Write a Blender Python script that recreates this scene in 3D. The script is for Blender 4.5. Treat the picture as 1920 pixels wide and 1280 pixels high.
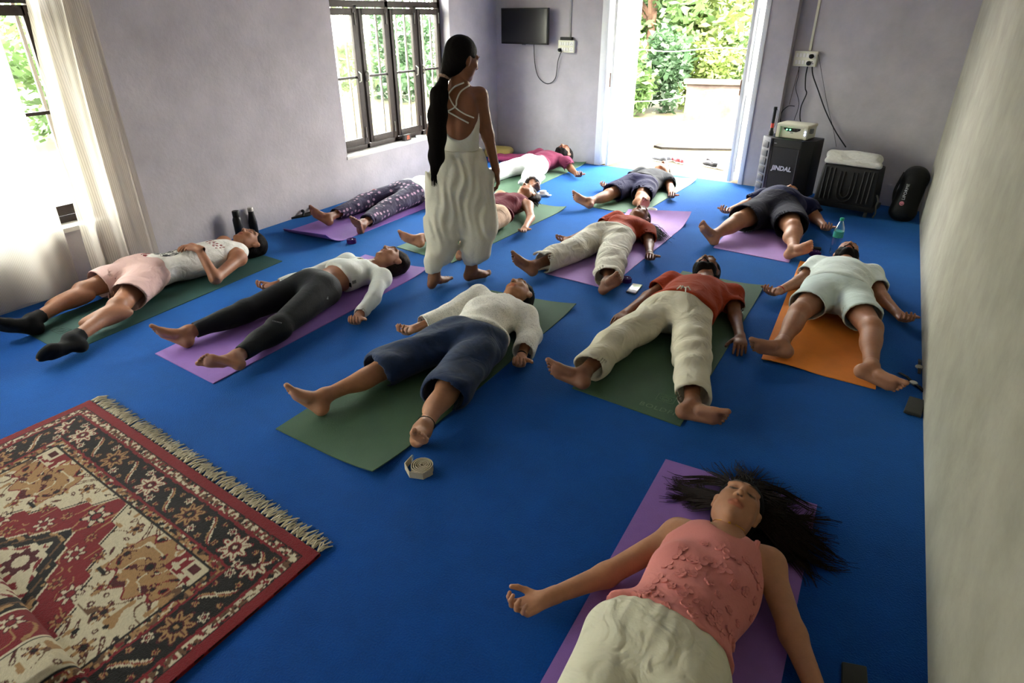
import bpy, bmesh, math, random
import numpy as np
from mathutils import Vector, Matrix
for o in list(bpy.data.objects): bpy.data.objects.remove(o)
SC = bpy.context.scene
COL = SC.collection
rnd = random.Random(7)

# ---------------------------------------------------------------- camera
F_PX = 1180.0; PITCH = 0.478885599; ROLL = -2.32726447e-3; YAW = -0.518212236; CAM_Z = 1.74
_fw = np.array([math.sin(YAW)*math.cos(PITCH), math.cos(YAW)*math.cos(PITCH), -math.sin(PITCH)])
_rt = np.array([math.cos(YAW), -math.sin(YAW), 0.0]); _up = np.cross(_rt, _fw)
_rt, _up = math.cos(ROLL)*_rt+math.sin(ROLL)*_up, -math.sin(ROLL)*_rt+math.cos(ROLL)*_up
CAM = np.array([0, 0, CAM_Z])
cam = bpy.data.cameras.new('camera'); camo = bpy.data.objects.new('camera', cam); COL.objects.link(camo)
cam.sensor_width = 36.0; cam.lens = 36.0*F_PX/1920.0; cam.clip_start = 0.02; cam.clip_end = 200
camo.matrix_world = Matrix(((_rt[0], _up[0], -_fw[0], 0), (_rt[1], _up[1], -_fw[1], 0), (_rt[2], _up[2], -_fw[2], CAM_Z), (0, 0, 0, 1)))
SC.camera = camo

# ---------------------------------------------------------------- sky, sun, exposure
SC.view_settings.view_transform = 'Standard'; SC.view_settings.look = 'None'
SC.view_settings.gamma = 1.0; SC.view_settings.use_curve_mapping = False
SC.view_settings.exposure = EXPOSURE = 4.28
world = bpy.data.worlds.new('sky'); SC.world = world; world.use_nodes = True
nt = world.node_tree; bg = nt.nodes['Background']
sky = nt.nodes.new('ShaderNodeTexSky'); sky.sky_type = 'NISHITA'; sky.sun_disc = False
sky.sun_elevation = math.radians(58); sky.sun_rotation = math.radians(150); sky.air_density = 1.6; sky.dust_density = 4.0
hz = nt.nodes.new('ShaderNodeMix'); hz.data_type = 'RGBA'; hz.inputs[0].default_value = 0.55
hz.inputs[7].default_value = (9.7, 9.1, 8.2, 1)          # thin bright cloud over the whole sky
nt.links.new(sky.outputs[0], hz.inputs[6]); nt.links.new(hz.outputs[2], bg.inputs[0]); bg.inputs[1].default_value = 0.40
sl = bpy.data.lights.new('sun', 'SUN'); sl.energy = 1.2; sl.angle = math.radians(1.5); sl.color = (1.0, 0.95, 0.86)
slo = bpy.data.objects.new('sun', sl); COL.objects.link(slo); slo.location = (8, -6, 12)
slo.rotation_euler = Vector((-0.28, 0.40, -0.87)).to_track_quat('-Z', 'Y').to_euler()

def portal(loc, rot, sx, sy):
    l = bpy.data.lights.new('daylight_portal', 'AREA'); l.shape = 'RECTANGLE'; l.size = sx; l.size_y = sy
    l.cycles.is_portal = True
    o = bpy.data.objects.new('daylight_portal', l); COL.objects.link(o); o.location = loc; o.rotation_euler = rot
portal((-4.97, 5.92, 1.33), (0, math.radians(-90), 0), 1.8, 1.95)
portal((-4.97, 1.45, 1.33), (0, math.radians(-90), 0), 1.8, 2.0)
portal((-4.97, -0.72, 1.33), (0, math.radians(-90), 0), 1.8, 1.45)  # portal of the added window behind the camera
portal((-2.25, 7.85, 1.12), (math.radians(-90), 0, math.radians(-6)), 1.75, 2.25)

# ---------------------------------------------------------------- pixel helpers (a pixel gives a direction, the surface it rests on the distance)
def ray(x, y): return _fw*F_PX+(x-960)*_rt-(y-640)*_up
def fl(x, y, z=0.0):
    r = ray(x, y); return CAM+r*((z-CAM_Z)/r[2])
def onx(x, y, X): r = ray(x, y); return CAM+r*(X/r[0])
def onplane(x, y, P, N):
    r = ray(x, y); return CAM+r*(((np.array(P)-CAM)@np.array(N))/(r@np.array(N)))

# ---------------------------------------------------------------- materials
def srgb(r, g, b):
    f = lambda c: (c/255/12.92) if c/255 <= 0.04045 else ((c/255+0.055)/1.055)**2.4
    return (f(r), f(g), f(b))
MATS = {}
def M(name, col, rough=0.7, var=0.0, vscale=8.0, col2=None, bump=0.0, bscale=60.0, metal=0.0, spec=0.35, sheen=0.0, attr=None, emit=None, wave=None, crease=0.0, cscale=11.0):
    """procedural principled material: colour (or a vertex colour layer) broken up by noise, plus fine relief"""
    if name in MATS: return MATS[name]
    m = bpy.data.materials.new(name); m.use_nodes = True; n = m.node_tree.nodes; L = m.node_tree.links
    b = n['Principled BSDF']; b.inputs['Roughness'].default_value = rough; b.inputs['Metallic'].default_value = metal
    b.inputs['Specular IOR Level'].default_value = spec
    if sheen: b.inputs['Sheen Weight'].default_value = sheen
    tc = n.new('ShaderNodeTexCoord')
    src = None
    if attr:
        a = n.new('ShaderNodeAttribute'); a.attribute_name = attr; src = a.outputs['Color']
    if var or col2:
        nz = n.new('ShaderNodeTexNoise'); nz.inputs['Scale'].default_value = vscale; nz.inputs['Detail'].default_value = 6
        nz.inputs['Roughness'].default_value = 0.65
        L.new(tc.outputs['Object'], nz.inputs['Vector'])
        cr = n.new('ShaderNodeMapRange'); cr.inputs[1].default_value = 0.3; cr.inputs[2].default_value = 0.7
        L.new(nz.outputs[0], cr.inputs[0])
        mx = n.new('ShaderNodeMix'); mx.data_type = 'RGBA'
        c2 = col2 or tuple(c*(1-var) for c in col)
        if src is not None:
            mx.blend_type = 'MULTIPLY'; mx.inputs[0].default_value = 1.0
            g = n.new('ShaderNodeMapRange'); g.inputs[3].default_value = 1-var; g.inputs[4].default_value = 1+var*0.4
            L.new(cr.outputs[0], g.inputs[0]); L.new(src, mx.inputs[6]); L.new(g.outputs[0], mx.inputs[7])
        else:
            mx.inputs[6].default_value = (*col, 1); mx.inputs[7].default_value = (*c2, 1); L.new(cr.outputs[0], mx.inputs[0])
        src = mx.outputs[2]
    if src is not None: L.new(src, b.inputs['Base Color'])
    else: b.inputs['Base Color'].default_value = (*col, 1)
    if bump:
        nb = n.new('ShaderNodeTexNoise'); nb.inputs['Scale'].default_value = bscale; nb.inputs['Detail'].default_value = 4
        L.new(tc.outputs['Object'], nb.inputs['Vector'])
        bp = n.new('ShaderNodeBump'); bp.inputs['Strength'].default_value = bump; bp.inputs['Distance'].default_value = 0.01
        h = nb.outputs[0]
        if wave:
            w = n.new('ShaderNodeTexWave'); w.inputs['Scale'].default_value = wave; w.inputs['Distortion'].default_value = 3.0
            L.new(tc.outputs['Object'], w.inputs['Vector'])
            ad = n.new('ShaderNodeMath'); ad.operation = 'ADD'; L.new(h, ad.inputs[0]); L.new(w.outputs[0], ad.inputs[1]); h = ad.outputs[0]
        L.new(h, bp.inputs['Height']); L.new(bp.outputs[0], b.inputs['Normal'])
    if crease:
        nc = n.new('ShaderNodeTexNoise'); nc.inputs['Scale'].default_value = cscale; nc.inputs['Detail'].default_value = 2.5; nc.inputs['Distortion'].default_value = 1.1
        L.new(tc.outputs['Object'], nc.inputs['Vector'])
        bc = n.new('ShaderNodeBump'); bc.inputs['Strength'].default_value = crease; bc.inputs['Distance'].default_value = 0.035
        L.new(nc.outputs[0], bc.inputs['Height'])
        if bump: L.new(bp.outputs[0], bc.inputs['Normal'])
        L.new(bc.outputs[0], b.inputs['Normal'])
    if emit:
        b.inputs['Emission Color'].default_value = (*emit[0], 1); b.inputs['Emission Strength'].default_value = emit[1]
    MATS[name] = m
    return m
def glass_mat():
    m = bpy.data.materials.new('window_glass'); m.use_nodes = True; n = m.node_tree.nodes; L = m.node_tree.links
    n.remove(n['Principled BSDF']); t = n.new('ShaderNodeBsdfTransparent'); g = n.new('ShaderNodeBsdfGlossy'); g.inputs['Roughness'].default_value = 0.03
    t.inputs[0].default_value = (0.93, 0.96, 0.93, 1)
    x = n.new('ShaderNodeMixShader'); x.inputs[0].default_value = 0.05
    L.new(t.outputs[0], x.inputs[1]); L.new(g.outputs[0], x.inputs[2]); L.new(x.outputs[0], n['Material Output'].inputs[0])
    return m
GLASS = glass_mat()

# ---------------------------------------------------------------- mesh helpers
def tag(o, label=None, cat=None, group=None, kind=None):
    if label: o['label'] = label
    if cat: o['category'] = cat
    if group: o['group'] = group
    if kind: o['kind'] = kind
    return o
def wmat(o): return (wmat(o.parent) @ o.matrix_parent_inverse @ o.matrix_basis) if o.parent else o.matrix_basis.copy()
def attach(o, parent):
    o.parent = parent; o.matrix_parent_inverse = wmat(parent).inverted()
def link(name, me, mat=None, parent=None, smooth=False):
    o = bpy.data.objects.new(name, me); COL.objects.link(o)
    if mat is not None:
        for mm in (mat if isinstance(mat, (list, tuple)) else [mat]): me.materials.append(mm)
    if parent is not None: attach(o, parent)
    if smooth and len(me.polygons): me.polygons.foreach_set('use_smooth', [True]*len(me.polygons))
    return o
def empty(name, loc=(0, 0, 0), rz=0.0):
    o = bpy.data.objects.new(name, None); COL.objects.link(o); o.location = loc; o.rotation_euler = (0, 0, rz); o.empty_display_size = 0.05
    return o
class MB:
    """collects simple shapes into one mesh"""
    def __init__(s): s.v = []; s.f = []; s.mi = []; s.cur = 0
    def add(s, vs, fs):
        k = len(s.v); s.v += [tuple(map(float, q)) for q in vs]; s.f += [[i+k for i in q] for q in fs]; s.mi += [s.cur]*len(fs); return s
    def box(s, lo, hi):
        x0, y0, z0 = lo; x1, y1, z1 = hi
        return s.hexa([(x0, y0, z0), (x1, y0, z0), (x1, y1, z0), (x0, y1, z0), (x0, y0, z1), (x1, y0, z1), (x1, y1, z1), (x0, y1, z1)])
    def hexa(s, v): return s.add(v, [(0, 3, 2, 1), (4, 5, 6, 7), (0, 1, 5, 4), (1, 2, 6, 5), (2, 3, 7, 6), (3, 0, 4, 7)])
    def obox(s, o, u, v, w):
        o, u, v, w = map(np.array, (o, u, v, w)); return s.hexa([o, o+u, o+u+v, o+v, o+w, o+u+w, o+u+v+w, o+v+w])
    def prism(s, pts, z0, z1):
        n = len(pts); return s.add([(*p, z0) for p in pts]+[(*p, z1) for p in pts], [tuple(range(n))[::-1], tuple(range(n, 2*n))]+[(i, (i+1) % n, n+(i+1) % n, n+i) for i in range(n)])
    def tube(s, pts, r, seg=8, cap=True):
        pts = [np.array(p, float) for p in pts]; n = len(pts); rs = r if isinstance(r, (list, tuple)) else [r]*n
        t = [pts[min(i+1, n-1)]-pts[max(i-1, 0)] for i in range(n)]; t = [q/(np.linalg.norm(q)+1e-9) for q in t]
        a = np.cross(t[0], (0, 0, 1.0)); a = a if np.linalg.norm(a) > 1e-3 else np.cross(t[0], (0, 1.0, 0)); a /= np.linalg.norm(a)
        vs = []
        for i in range(n):
            a = a-t[i]*(a@t[i]); a /= np.linalg.norm(a)+1e-9; b = np.cross(t[i], a)
            vs += [pts[i]+rs[i]*(math.cos(2*math.pi*j/seg)*a+math.sin(2*math.pi*j/seg)*b) for j in range(seg)]
        fs = [(i*seg+j, i*seg+(j+1) % seg, (i+1)*seg+(j+1) % seg, (i+1)*seg+j) for i in range(n-1) for j in range(seg)]
        if cap: fs += [tuple(range(seg))[::-1], tuple(range((n-1)*seg, n*seg))]
        return s.add(vs, fs)
    def lathe(s, prof, c=(0, 0, 0), seg=24):
        vs = [(c[0]+r*math.cos(2*math.pi*j/seg), c[1]+r*math.sin(2*math.pi*j/seg), c[2]+z) for r, z in prof for j in range(seg)]; n = len(prof)
        fs = [(i*seg+j, i*seg+(j+1) % seg, (i+1)*seg+(j+1) % seg, (i+1)*seg+j) for i in range(n-1) for j in range(seg)]
        return s.add(vs, fs+[tuple(range(seg))[::-1], tuple(range((n-1)*seg, n*seg))])
    def mesh(s, name='mesh'):
        me = bpy.data.meshes.new(name); me.from_pydata(s.v, [], s.f); me.update()
        if any(s.mi): me.polygons.foreach_set('material_index', s.mi)
        return me
    def build(s, name, mat=None, parent=None, smooth=False, bevel=0.0, seg=2, sharp=40):
        me = s.mesh(name)
        if bevel:
            bm = bmesh.new(); bm.from_mesh(me); bmesh.ops.recalc_face_normals(bm, faces=bm.faces)
            bmesh.ops.bevel(bm, geom=[e for e in bm.edges if len(e.link_faces) == 2 and e.calc_face_angle(0) > 0.5], offset=bevel, segments=seg, affect='EDGES', profile=0.6)
            bm.to_mesh(me); bm.free()
        o = link(name, me, mat, parent, smooth or bevel > 0)
        if smooth or bevel:
            me.set_sharp_from_angle(angle=math.radians(sharp))
        return o
def text_mesh(body, size, depth=0.0, spacing=1.0, bold=0.0, shear=0.0):
    c = bpy.data.curves.new('lettering', 'FONT'); c.body = body; c.size = size; c.extrude = depth; c.align_x = 'CENTER'; c.align_y = 'CENTER'
    c.space_character = spacing; c.offset = bold; c.shear = shear; c.resolution_u = 3
    o = bpy.data.objects.new('lettering', c); COL.objects.link(o)
    dg = bpy.context.evaluated_depsgraph_get(); me = bpy.data.meshes.new_from_object(o.evaluated_get(dg))
    bpy.data.objects.remove(o); bpy.data.curves.remove(c)
    return me
def lettering(body, size, mat, parent, origin, xdir, ydir, depth=0.0006, name='lettering', **k):
    me = text_mesh(body, size, depth, **k); o = link(name, me, mat, parent)
    x = Vector(xdir).normalized(); y = Vector(ydir).normalized(); z = x.cross(y).normalized(); y = z.cross(x)
    o.matrix_basis = Matrix(((x[0], y[0], z[0], origin[0]), (x[1], y[1], z[1], origin[1]), (x[2], y[2], z[2], origin[2]), (0, 0, 0, 1)))
    return o

# ================================================================ the room
XL, XR = -4.76, 0.475
PAINT = M('wall_paint', srgb(186, 181, 185), 0.85, col2=srgb(166, 161, 165), vscale=2.3, bump=0.25, bscale=35)
PAINT_R = M('wall_paint_right', srgb(166, 162, 148), 0.8, col2=srgb(143, 139, 125), vscale=3.0, bump=0.35, bscale=22)
def carpet_mat():
    m = bpy.data.materials.new('blue_carpet'); m.use_nodes = True; n = m.node_tree.nodes; L = m.node_tree.links; b = n['Principled BSDF']
    tc = n.new('ShaderNodeTexCoord'); a = n.new('ShaderNodeTexNoise'); a.inputs['Scale'].default_value = 3.0; a.inputs['Detail'].default_value = 8; a.inputs['Roughness'].default_value = 0.7
    f = n.new('ShaderNodeTexNoise'); f.inputs['Scale'].default_value = 160; f.inputs['Detail'].default_value = 3
    L.new(tc.outputs['Object'], a.inputs['Vector']); L.new(tc.outputs['Object'], f.inputs['Vector'])
    r = n.new('ShaderNodeValToRGB'); r.color_ramp.elements[0].position = 0.32; r.color_ramp.elements[0].color = (*srgb(0, 48, 118), 1)
    r.color_ramp.elements[1].position = 0.68; r.color_ramp.elements[1].color = (*srgb(0, 66, 150), 1)
    mx = n.new('ShaderNodeMath'); mx.operation = 'MULTIPLY_ADD'; mx.inputs[1].default_value = 0.35; L.new(f.outputs[0], mx.inputs[0])
    sb = n.new('ShaderNodeMath'); sb.operation = 'MULTIPLY'; sb.inputs[1].default_value = 0.65; L.new(a.outputs[0], sb.inputs[0]); L.new(sb.outputs[0], mx.inputs[2])
    L.new(mx.outputs[0], r.inputs[0]); L.new(r.outputs[0], b.inputs['Base Color'])
    b.inputs['Roughness'].default_value = 0.9; b.inputs['Specular IOR Level'].default_value = 0.15; b.inputs['Sheen Weight'].default_value = 0.35; b.inputs['Sheen Roughness'].default_value = 0.5
    b.inputs['Sheen Tint'].default_value = (0.12, 0.5, 1, 1)
    bp = n.new('ShaderNodeBump'); bp.inputs['Strength'].default_value = 0.55; bp.inputs['Distance'].default_value = 0.006
    L.new(f.outputs[0], bp.inputs['Height']); L.new(bp.outputs[0], b.inputs['Normal'])
    return m
CARPET = carpet_mat()
def struct(o): return tag(o, kind='structure')

# back wall: runs very slightly askew; u along it, n outwards
BA = np.array([-4.74, 7.95, 0.0]); BB = np.array([0.49, 7.43, 0.0])
BU = (BB-BA)/np.linalg.norm(BB-BA); BN = np.array([-BU[1], BU[0], 0.0])
def bw(s, off=0.0, z=0.0): return BA+BU*s+BN*off+np.array([0, 0, z])
def bbox(mb, s0, s1, o0, o1, z0, z1): mb.obox(bw(s0, o0, z0), BU*(s1-s0), BN*(o1-o0), (0, 0, z1-z0))
HT = 2.95
f0 = bw(-0.3, 0.02); f1 = bw(5.6, 0.2); f2 = bw(3.6, 0.2); f3 = bw(3.6, 0.02)
m = MB(); m.prism([(XL-0.25, -1.7), (XR+0.2, -1.7), (f1[0], f1[1]), (f2[0], f2[1]), (f3[0], f3[1]), (f0[0], f0[1])], -0.12, 0.0); struct(m.build('floor', CARPET))
m = MB(); m.box((XL-0.25, -1.7, HT), (XR+0.2, 8.2, HT+0.12)); struct(m.build('ceiling', M('ceiling_paint', srgb(232, 230, 225), 0.9)))
m = MB(); m.box((XR, -1.7, 0), (XR+0.2, 7.75, HT)); struct(m.build('wall_right', PAINT_R))
m = MB(); m.box((XL-0.22, -1.9, 0), (XR+0.2, -1.7, HT)); struct(m.build('wall_front', M('front_wall_paint', srgb(214, 211, 206), 0.85, var=0.06)))
# left wall with two window openings plus an added unseen one (y ranges), sill and head heights
W_ADDED = (-1.45, 0.0); W1 = (0.45, 2.45); W2 = (4.93, 6.87); SILL = 0.44; HEAD = 2.20; T = 0.22
m = MB()
for y0, y1 in ((-1.9, W_ADDED[0]), (W_ADDED[1], W1[0]), (W1[1], W2[0]), (W2[1], 8.15)): m.box((XL-T, y0, 0), (XL, y1, HT))
for w in (W1, W2, W_ADDED):
    m.box((XL-T, w[0], 0), (XL, w[1], SILL)); m.box((XL-T, w[0], HEAD), (XL, w[1], HT))
struct(m.build('wall_left', PAINT))
# back wall with the door opening, a pier on its right, the bay behind the speaker
D0, D1, DH = 1.545, 3.465, 2.28
m = MB(); bbox(m, -0.3, D0, 0, 0.24, 0, HT); bbox(m, D0, D1, 0, 0.24, DH, HT); bbox(m, D1, 3.73, 0, 0.24, 0, HT)
q0 = bw(3.70, 0.13); q1 = np.array([XR+0.1, 7.30, 0]); dv = q1-q0
m.obox(q0, dv, BN*0.2, (0, 0, HT)); struct(m.build('wall_back', PAINT))
RU = dv/np.linalg.norm(dv); RN = np.array([-RU[1], RU[0], 0])       # right bay of the back wall
# door frame and the two white leaves folded outwards
WHITE = M('door_white_paint', srgb(226, 228, 230), 0.45, var=0.08, vscale=6)
m = MB(); bbox(m, D0, D0+0.085, -0.012, 0.16, 0, DH); bbox(m, D1-0.05, D1, -0.012, 0.16, 0, DH); bbox(m, D0, D1, -0.012, 0.16, DH-0.08, DH)
struct(m.build('trim_1', WHITE, bevel=0.006))
def leaf(name, s, depth, ang):
    e = empty(name, bw(s, 0.0)); struct(e)
    c, sn = math.cos(ang), math.sin(ang); d = BN*c+BU*sn; t = BU*c-BN*sn
    P = lambda a, b, z: bw(s, 0.0)+d*a+t*b+np.array([0, 0, z])
    b = MB(); b.obox(P(0, 0, 0.015), d*depth, t*0.038, (0, 0, 2.17)); b.build('door_panel', WHITE, e, bevel=0.004)
    for z0, z1 in ((0.12, 0.95), (1.08, 1.80), (1.88, 2.1)):
        b = MB()
        for k in (1, -1):
            off = 0.038 if k > 0 else -0.006
            for a0, a1, h0, h1 in ((0.07, 0.085, z0, z1), (depth-0.085, depth-0.07, z0, z1), (0.07, depth-0.07, z0, z0+0.015), (0.07, depth-0.07, z1-0.015, z1)):
                b.obox(P(a0, off, h0), d*(a1-a0), t*0.006, (0, 0, h1-h0))
        b.build('panel_moulding', WHITE, e)
    b = MB(); b.tube([P(0.02, -0.01, 0.98), P(0.02, -0.01, 1.08)], 0.008); b.obox(P(0.0, -0.012, 0.95), d*0.06, t*0.012, (0, 0, 0.16)); b.build('bolt', M('rusty_metal', srgb(120, 80, 60), 0.6, metal=0.4), e)
    return e
leaf('door_1', 1.70, 0.62, 0.02); leaf('door_2', 3.285, 0.62, 0.16)

# ---------------------------------------------------------------- windows
WOOD = M('dark_window_wood', srgb(52, 39, 34), 0.5, col2=srgb(36, 27, 24), vscale=14, bump=0.2, bscale=50)
CREAM = M('cream_painted_bar', srgb(214, 200, 190), 0.55, var=0.1)
STEEL = M('worn_steel', srgb(190, 188, 182), 0.35, metal=0.7)
def window(name, w, open_leaf=None):
    y0, y1 = w; e = empty(name, (XL-0.14, (y0+y1)/2, SILL)); struct(e)
    xf0, xf1 = XL-0.19, XL-0.13      # frame depth range
    m = MB(); m.box((XL-T-0.02, y0-0.01, SILL-0.03), (XL+0.012, y1+0.01, SILL+0.002)); m.build('window_sill', M('sill_paint', srgb(222, 220, 214), 0.6, var=0.12), e, bevel=0.004)
    TR = 1.81
    fr = MB(); fr.box((xf0, y0, SILL), (xf1, y1, SILL+0.05)); fr.box((xf0, y0, HEAD-0.06), (xf1, y1, HEAD)); fr.box((xf0, y0, TR), (xf1, y1, TR+0.06))
    n = 4; pw = (y1-y0)/n
    for i in range(n+1):
        yc = y0+i*pw; ww = 0.05 if i in (0, n) else (0.055 if i == 2 else 0.045)
        a, b = (yc, yc+ww) if i == 0 else ((yc-ww, yc) if i == n else (yc-ww/2, yc+ww/2))
        fr.box((xf0, a, SILL), (xf1, b, TR+0.02 if i in (1, 3) else HEAD))
    fr.build('window_frame', WOOD, e, bevel=0.003)
    # outer security bars
    for i in range(n):
        for k in range(3):
            yb = y0+pw*(i+(k+0.55)/3.1); b = MB(); b.box((xf0-0.035, yb-0.011, SILL), (xf0-0.02, yb+0.011, TR+0.35)); b.build('security_bar', CREAM, e)
    for i in range(n):
        ya, yb = y0+i*pw+0.03, y0+(i+1)*pw-0.03
        if i == 0: ya += 0.02
        if i == n-1: yb -= 0.02
        ang = 0.0
        if open_leaf is not None and i in open_leaf: ang = open_leaf[i]
        hinge_hi = i % 2 == 1
        yh = yb if hinge_hi else ya; sgn = -1 if hinge_hi else 1; W = yb-ya
        c, s = math.cos(ang), math.sin(ang); du = np.array([s*0.999, sgn*c, 0.0]); dn = np.array([c, -sgn*s, 0.0])
        O = np.array([XL-0.135, yh, 0.0])
        def P(a, b, z): return O+du*a+dn*b+np.array([0, 0, z])
        cf = MB(); z0, z1 = SILL+0.055, TR-0.01
        for a0, a1, h0, h1 in ((0, 0.048, z0, z1), (W-0.048, W, z0, z1), (0.03, W-0.03, z0, z0+0.07), (0.03, W-0.03, z1-0.06, z1)):
            cf.obox(P(a0, -0.012, h0), du*(a1-a0), dn*0.034, (0, 0, h1-h0))
        sash = cf.build('casement', WOOD, e, bevel=0.003)
        g = MB(); g.obox(P(0.03, 0.002, z0+0.05), du*(W-0.06), dn*0.004, (0, 0, z1-z0-0.1)); g.build('pane', GLASS, sash)
        g = MB(); g.obox(P(0.03, -0.006, 1.155), du*(W-0.06), dn*0.016, (0, 0, 0.022)); g.build('glazing_bar', WOOD, sash)
        g = MB(); ca = 0.012 if i % 2 == 1 else W-0.012
        for hh in (SILL+0.12, TR-0.16): g.tube([P(ca, 0.028, hh), P(ca, 0.028, hh+0.11)], 0.006, 6)
        g.build('bolt', STEEL, sash)
        g = MB(); g.tube([P(W-0.03, 0.022, 1.12), P(W-0.03, 0.045, 1.13), P(W-0.03, 0.05, 1.2), P(W-0.03, 0.022, 1.22)], 0.007, 6); g.build('handle', STEEL, sash)
    # transom lights above
    for i in range(2):
        g = MB(); g.box((xf0+0.02, y0+i*2*pw+0.03, TR+0.06), (xf0+0.025, y0+(i+1)*2*pw-0.03, HEAD-0.06)); g.build('pane', GLASS, e)
    for i in range(14):
        yb = y0+(i+0.5)*(y1-y0)/14; b = MB(); b.box((xf0-0.005, yb-0.006, TR+0.05), (xf0+0.01, yb+0.006, HEAD-0.05)); b.build('transom_bar', M('green_bar', srgb(70, 84, 66), 0.5), e)
    return e
window('window_1', W1); window('window_2', W2); window('added_window_3', W_ADDED)  # the third window is added out of view to brighten the foreground

# ================================================================ smooth-surface modeller: bodies and clothes are blended from tapered limbs and polygonised
def V3(*a): return np.array(a, dtype=np.float64)
def unit(v): v = np.asarray(v, float); return v/(np.linalg.norm(v)+1e-12)
def cone(a, b, ra, rb, col=None, k=0.03, flat=None, f=1.0):
    """tapered limb from a to b; flat = direction squeezed by factor f"""
    return dict(t=0, a=np.array(a, float), b=np.array(b, float), ra=ra, rb=rb, col=col, k=k, flat=None if flat is None else unit(flat), f=f)
def ell(c, R, rad, col=None, k=0.03):
    """ellipsoid: centre, rows of R = axes, radii"""
    return dict(t=1, c=np.array(c, float), R=np.array(R, float), rad=np.array(rad, float), col=col, k=k)
def psd(p, X):
    if p['t'] == 0:
        ab = p['b']-p['a']; d = X-p['a']; t = np.clip((d@ab)/max(ab@ab, 1e-9), 0, 1)
        v = d-t[..., None]*ab
        if p['flat'] is not None:
            h = v@p['flat']; q = np.sqrt(np.maximum((v*v).sum(-1)+h*h*(1/p['f']**2-1), 1e-12))
        else: q = np.sqrt((v*v).sum(-1))
        r = p['ra']+t*(p['rb']-p['ra'])
        return (q-r)*(min(p['f'], 1.0)**0.5 if p['flat'] is not None else 1.0)
    q = ((X-p['c'])@p['R'].T)/p['rad']; n = np.sqrt((q*q).sum(-1))+1e-9
    g = np.sqrt(((q/p['rad'])**2).sum(-1))+1e-9
    return n*(n-1)/g
def pbox(p):
    if p['t'] == 0:
        r = max(p['ra'], p['rb']); lo = np.minimum(p['a']-r, p['b']-r); hi = np.maximum(p['a']+r, p['b']+r)
    else:
        e = np.abs(p['R'].T)@p['rad']; lo = p['c']-e; hi = p['c']+e
    return lo, hi
def grid_of(lo, hi, h):
    n = np.maximum(np.ceil((hi-lo)/h).astype(int)+1, 4)
    return [lo[i]+h*np.arange(n[i]) for i in range(3)], n
def field(prims, h, sub=(), planes=(), noise=None, lo=None, hi=None, zmin=None):
    """blend prims, carve sub prims, cut with planes (point, outward normal)"""
    bx = [pbox(p) for p in prims]; m = 3*h+0.012
    L = np.min([b[0] for b in bx], 0)-m; Hh = np.max([b[1] for b in bx], 0)+m
    if lo is not None: L = np.maximum(L, np.array(lo)-2*h)
    if hi is not None: Hh = np.minimum(Hh, np.array(hi)+2*h)
    if zmin is not None: L[2] = max(L[2], zmin-2*h)
    ax, n = grid_of(L, Hh, h); D = np.full(n, 0.2, np.float32)
    def region(p, mar):
        b0, b1 = pbox(p); i0 = np.maximum(np.floor((b0-mar-L)/h).astype(int), 0); i1 = np.minimum(np.ceil((b1+mar-L)/h).astype(int)+1, n)
        if np.any(i1-i0 < 1): return None, None
        sl = tuple(slice(a, b) for a, b in zip(i0, i1))
        X = np.stack(np.meshgrid(*[ax[i][sl[i]] for i in range(3)], indexing='ij'), -1).astype(np.float32)
        return sl, X
    for p in prims:
        sl, X = region(p, p['k']+3*h)
        if sl is None: continue
        d = psd(p, X).astype(np.float32); k = p['k']; o = D[sl]
        hh = np.maximum(k-np.abs(o-d), 0)/k
        D[sl] = np.minimum(o, d)-hh*hh*k*0.25
    if noise is not None:
        X = np.stack(np.meshgrid(*ax, indexing='ij'), -1).astype(np.float32); near = np.abs(D) < 0.05
        D[near] += noise(X[near]).astype(np.float32)
    for p in sub:
        sl, X = region(p, 3*h)
        if sl is None: continue
        d = psd(p, X).astype(np.float32); k = p['k']; o = D[sl]; hh = np.maximum(k-np.abs(o+d), 0)/k
        D[sl] = np.maximum(o, -d)+hh*hh*k*0.25
    for P, N in planes:
        N = unit(N); g = (ax[0][:, None, None]-P[0])*N[0]+(ax[1][None, :, None]-P[1])*N[1]+(ax[2][None, None, :]-P[2])*N[2]
        D = np.maximum(D, g.astype(np.float32))
    if zmin is not None: D = np.maximum(D, (zmin-ax[2])[None, None, :].astype(np.float32))
    # close at the borders
    for a in range(3):
        s = [slice(None)]*3
        for e in (0, -1): s[a] = e; D[tuple(s)] = np.maximum(D[tuple(s)], h*0.5)
    return D, L, h
_CO = np.array([(i, j, k) for i in (0, 1) for j in (0, 1) for k in (0, 1)])
_ED = [(a, b) for a in range(8) for b in range(a+1, 8) if np.abs(_CO[a]-_CO[b]).sum() == 1]
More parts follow.
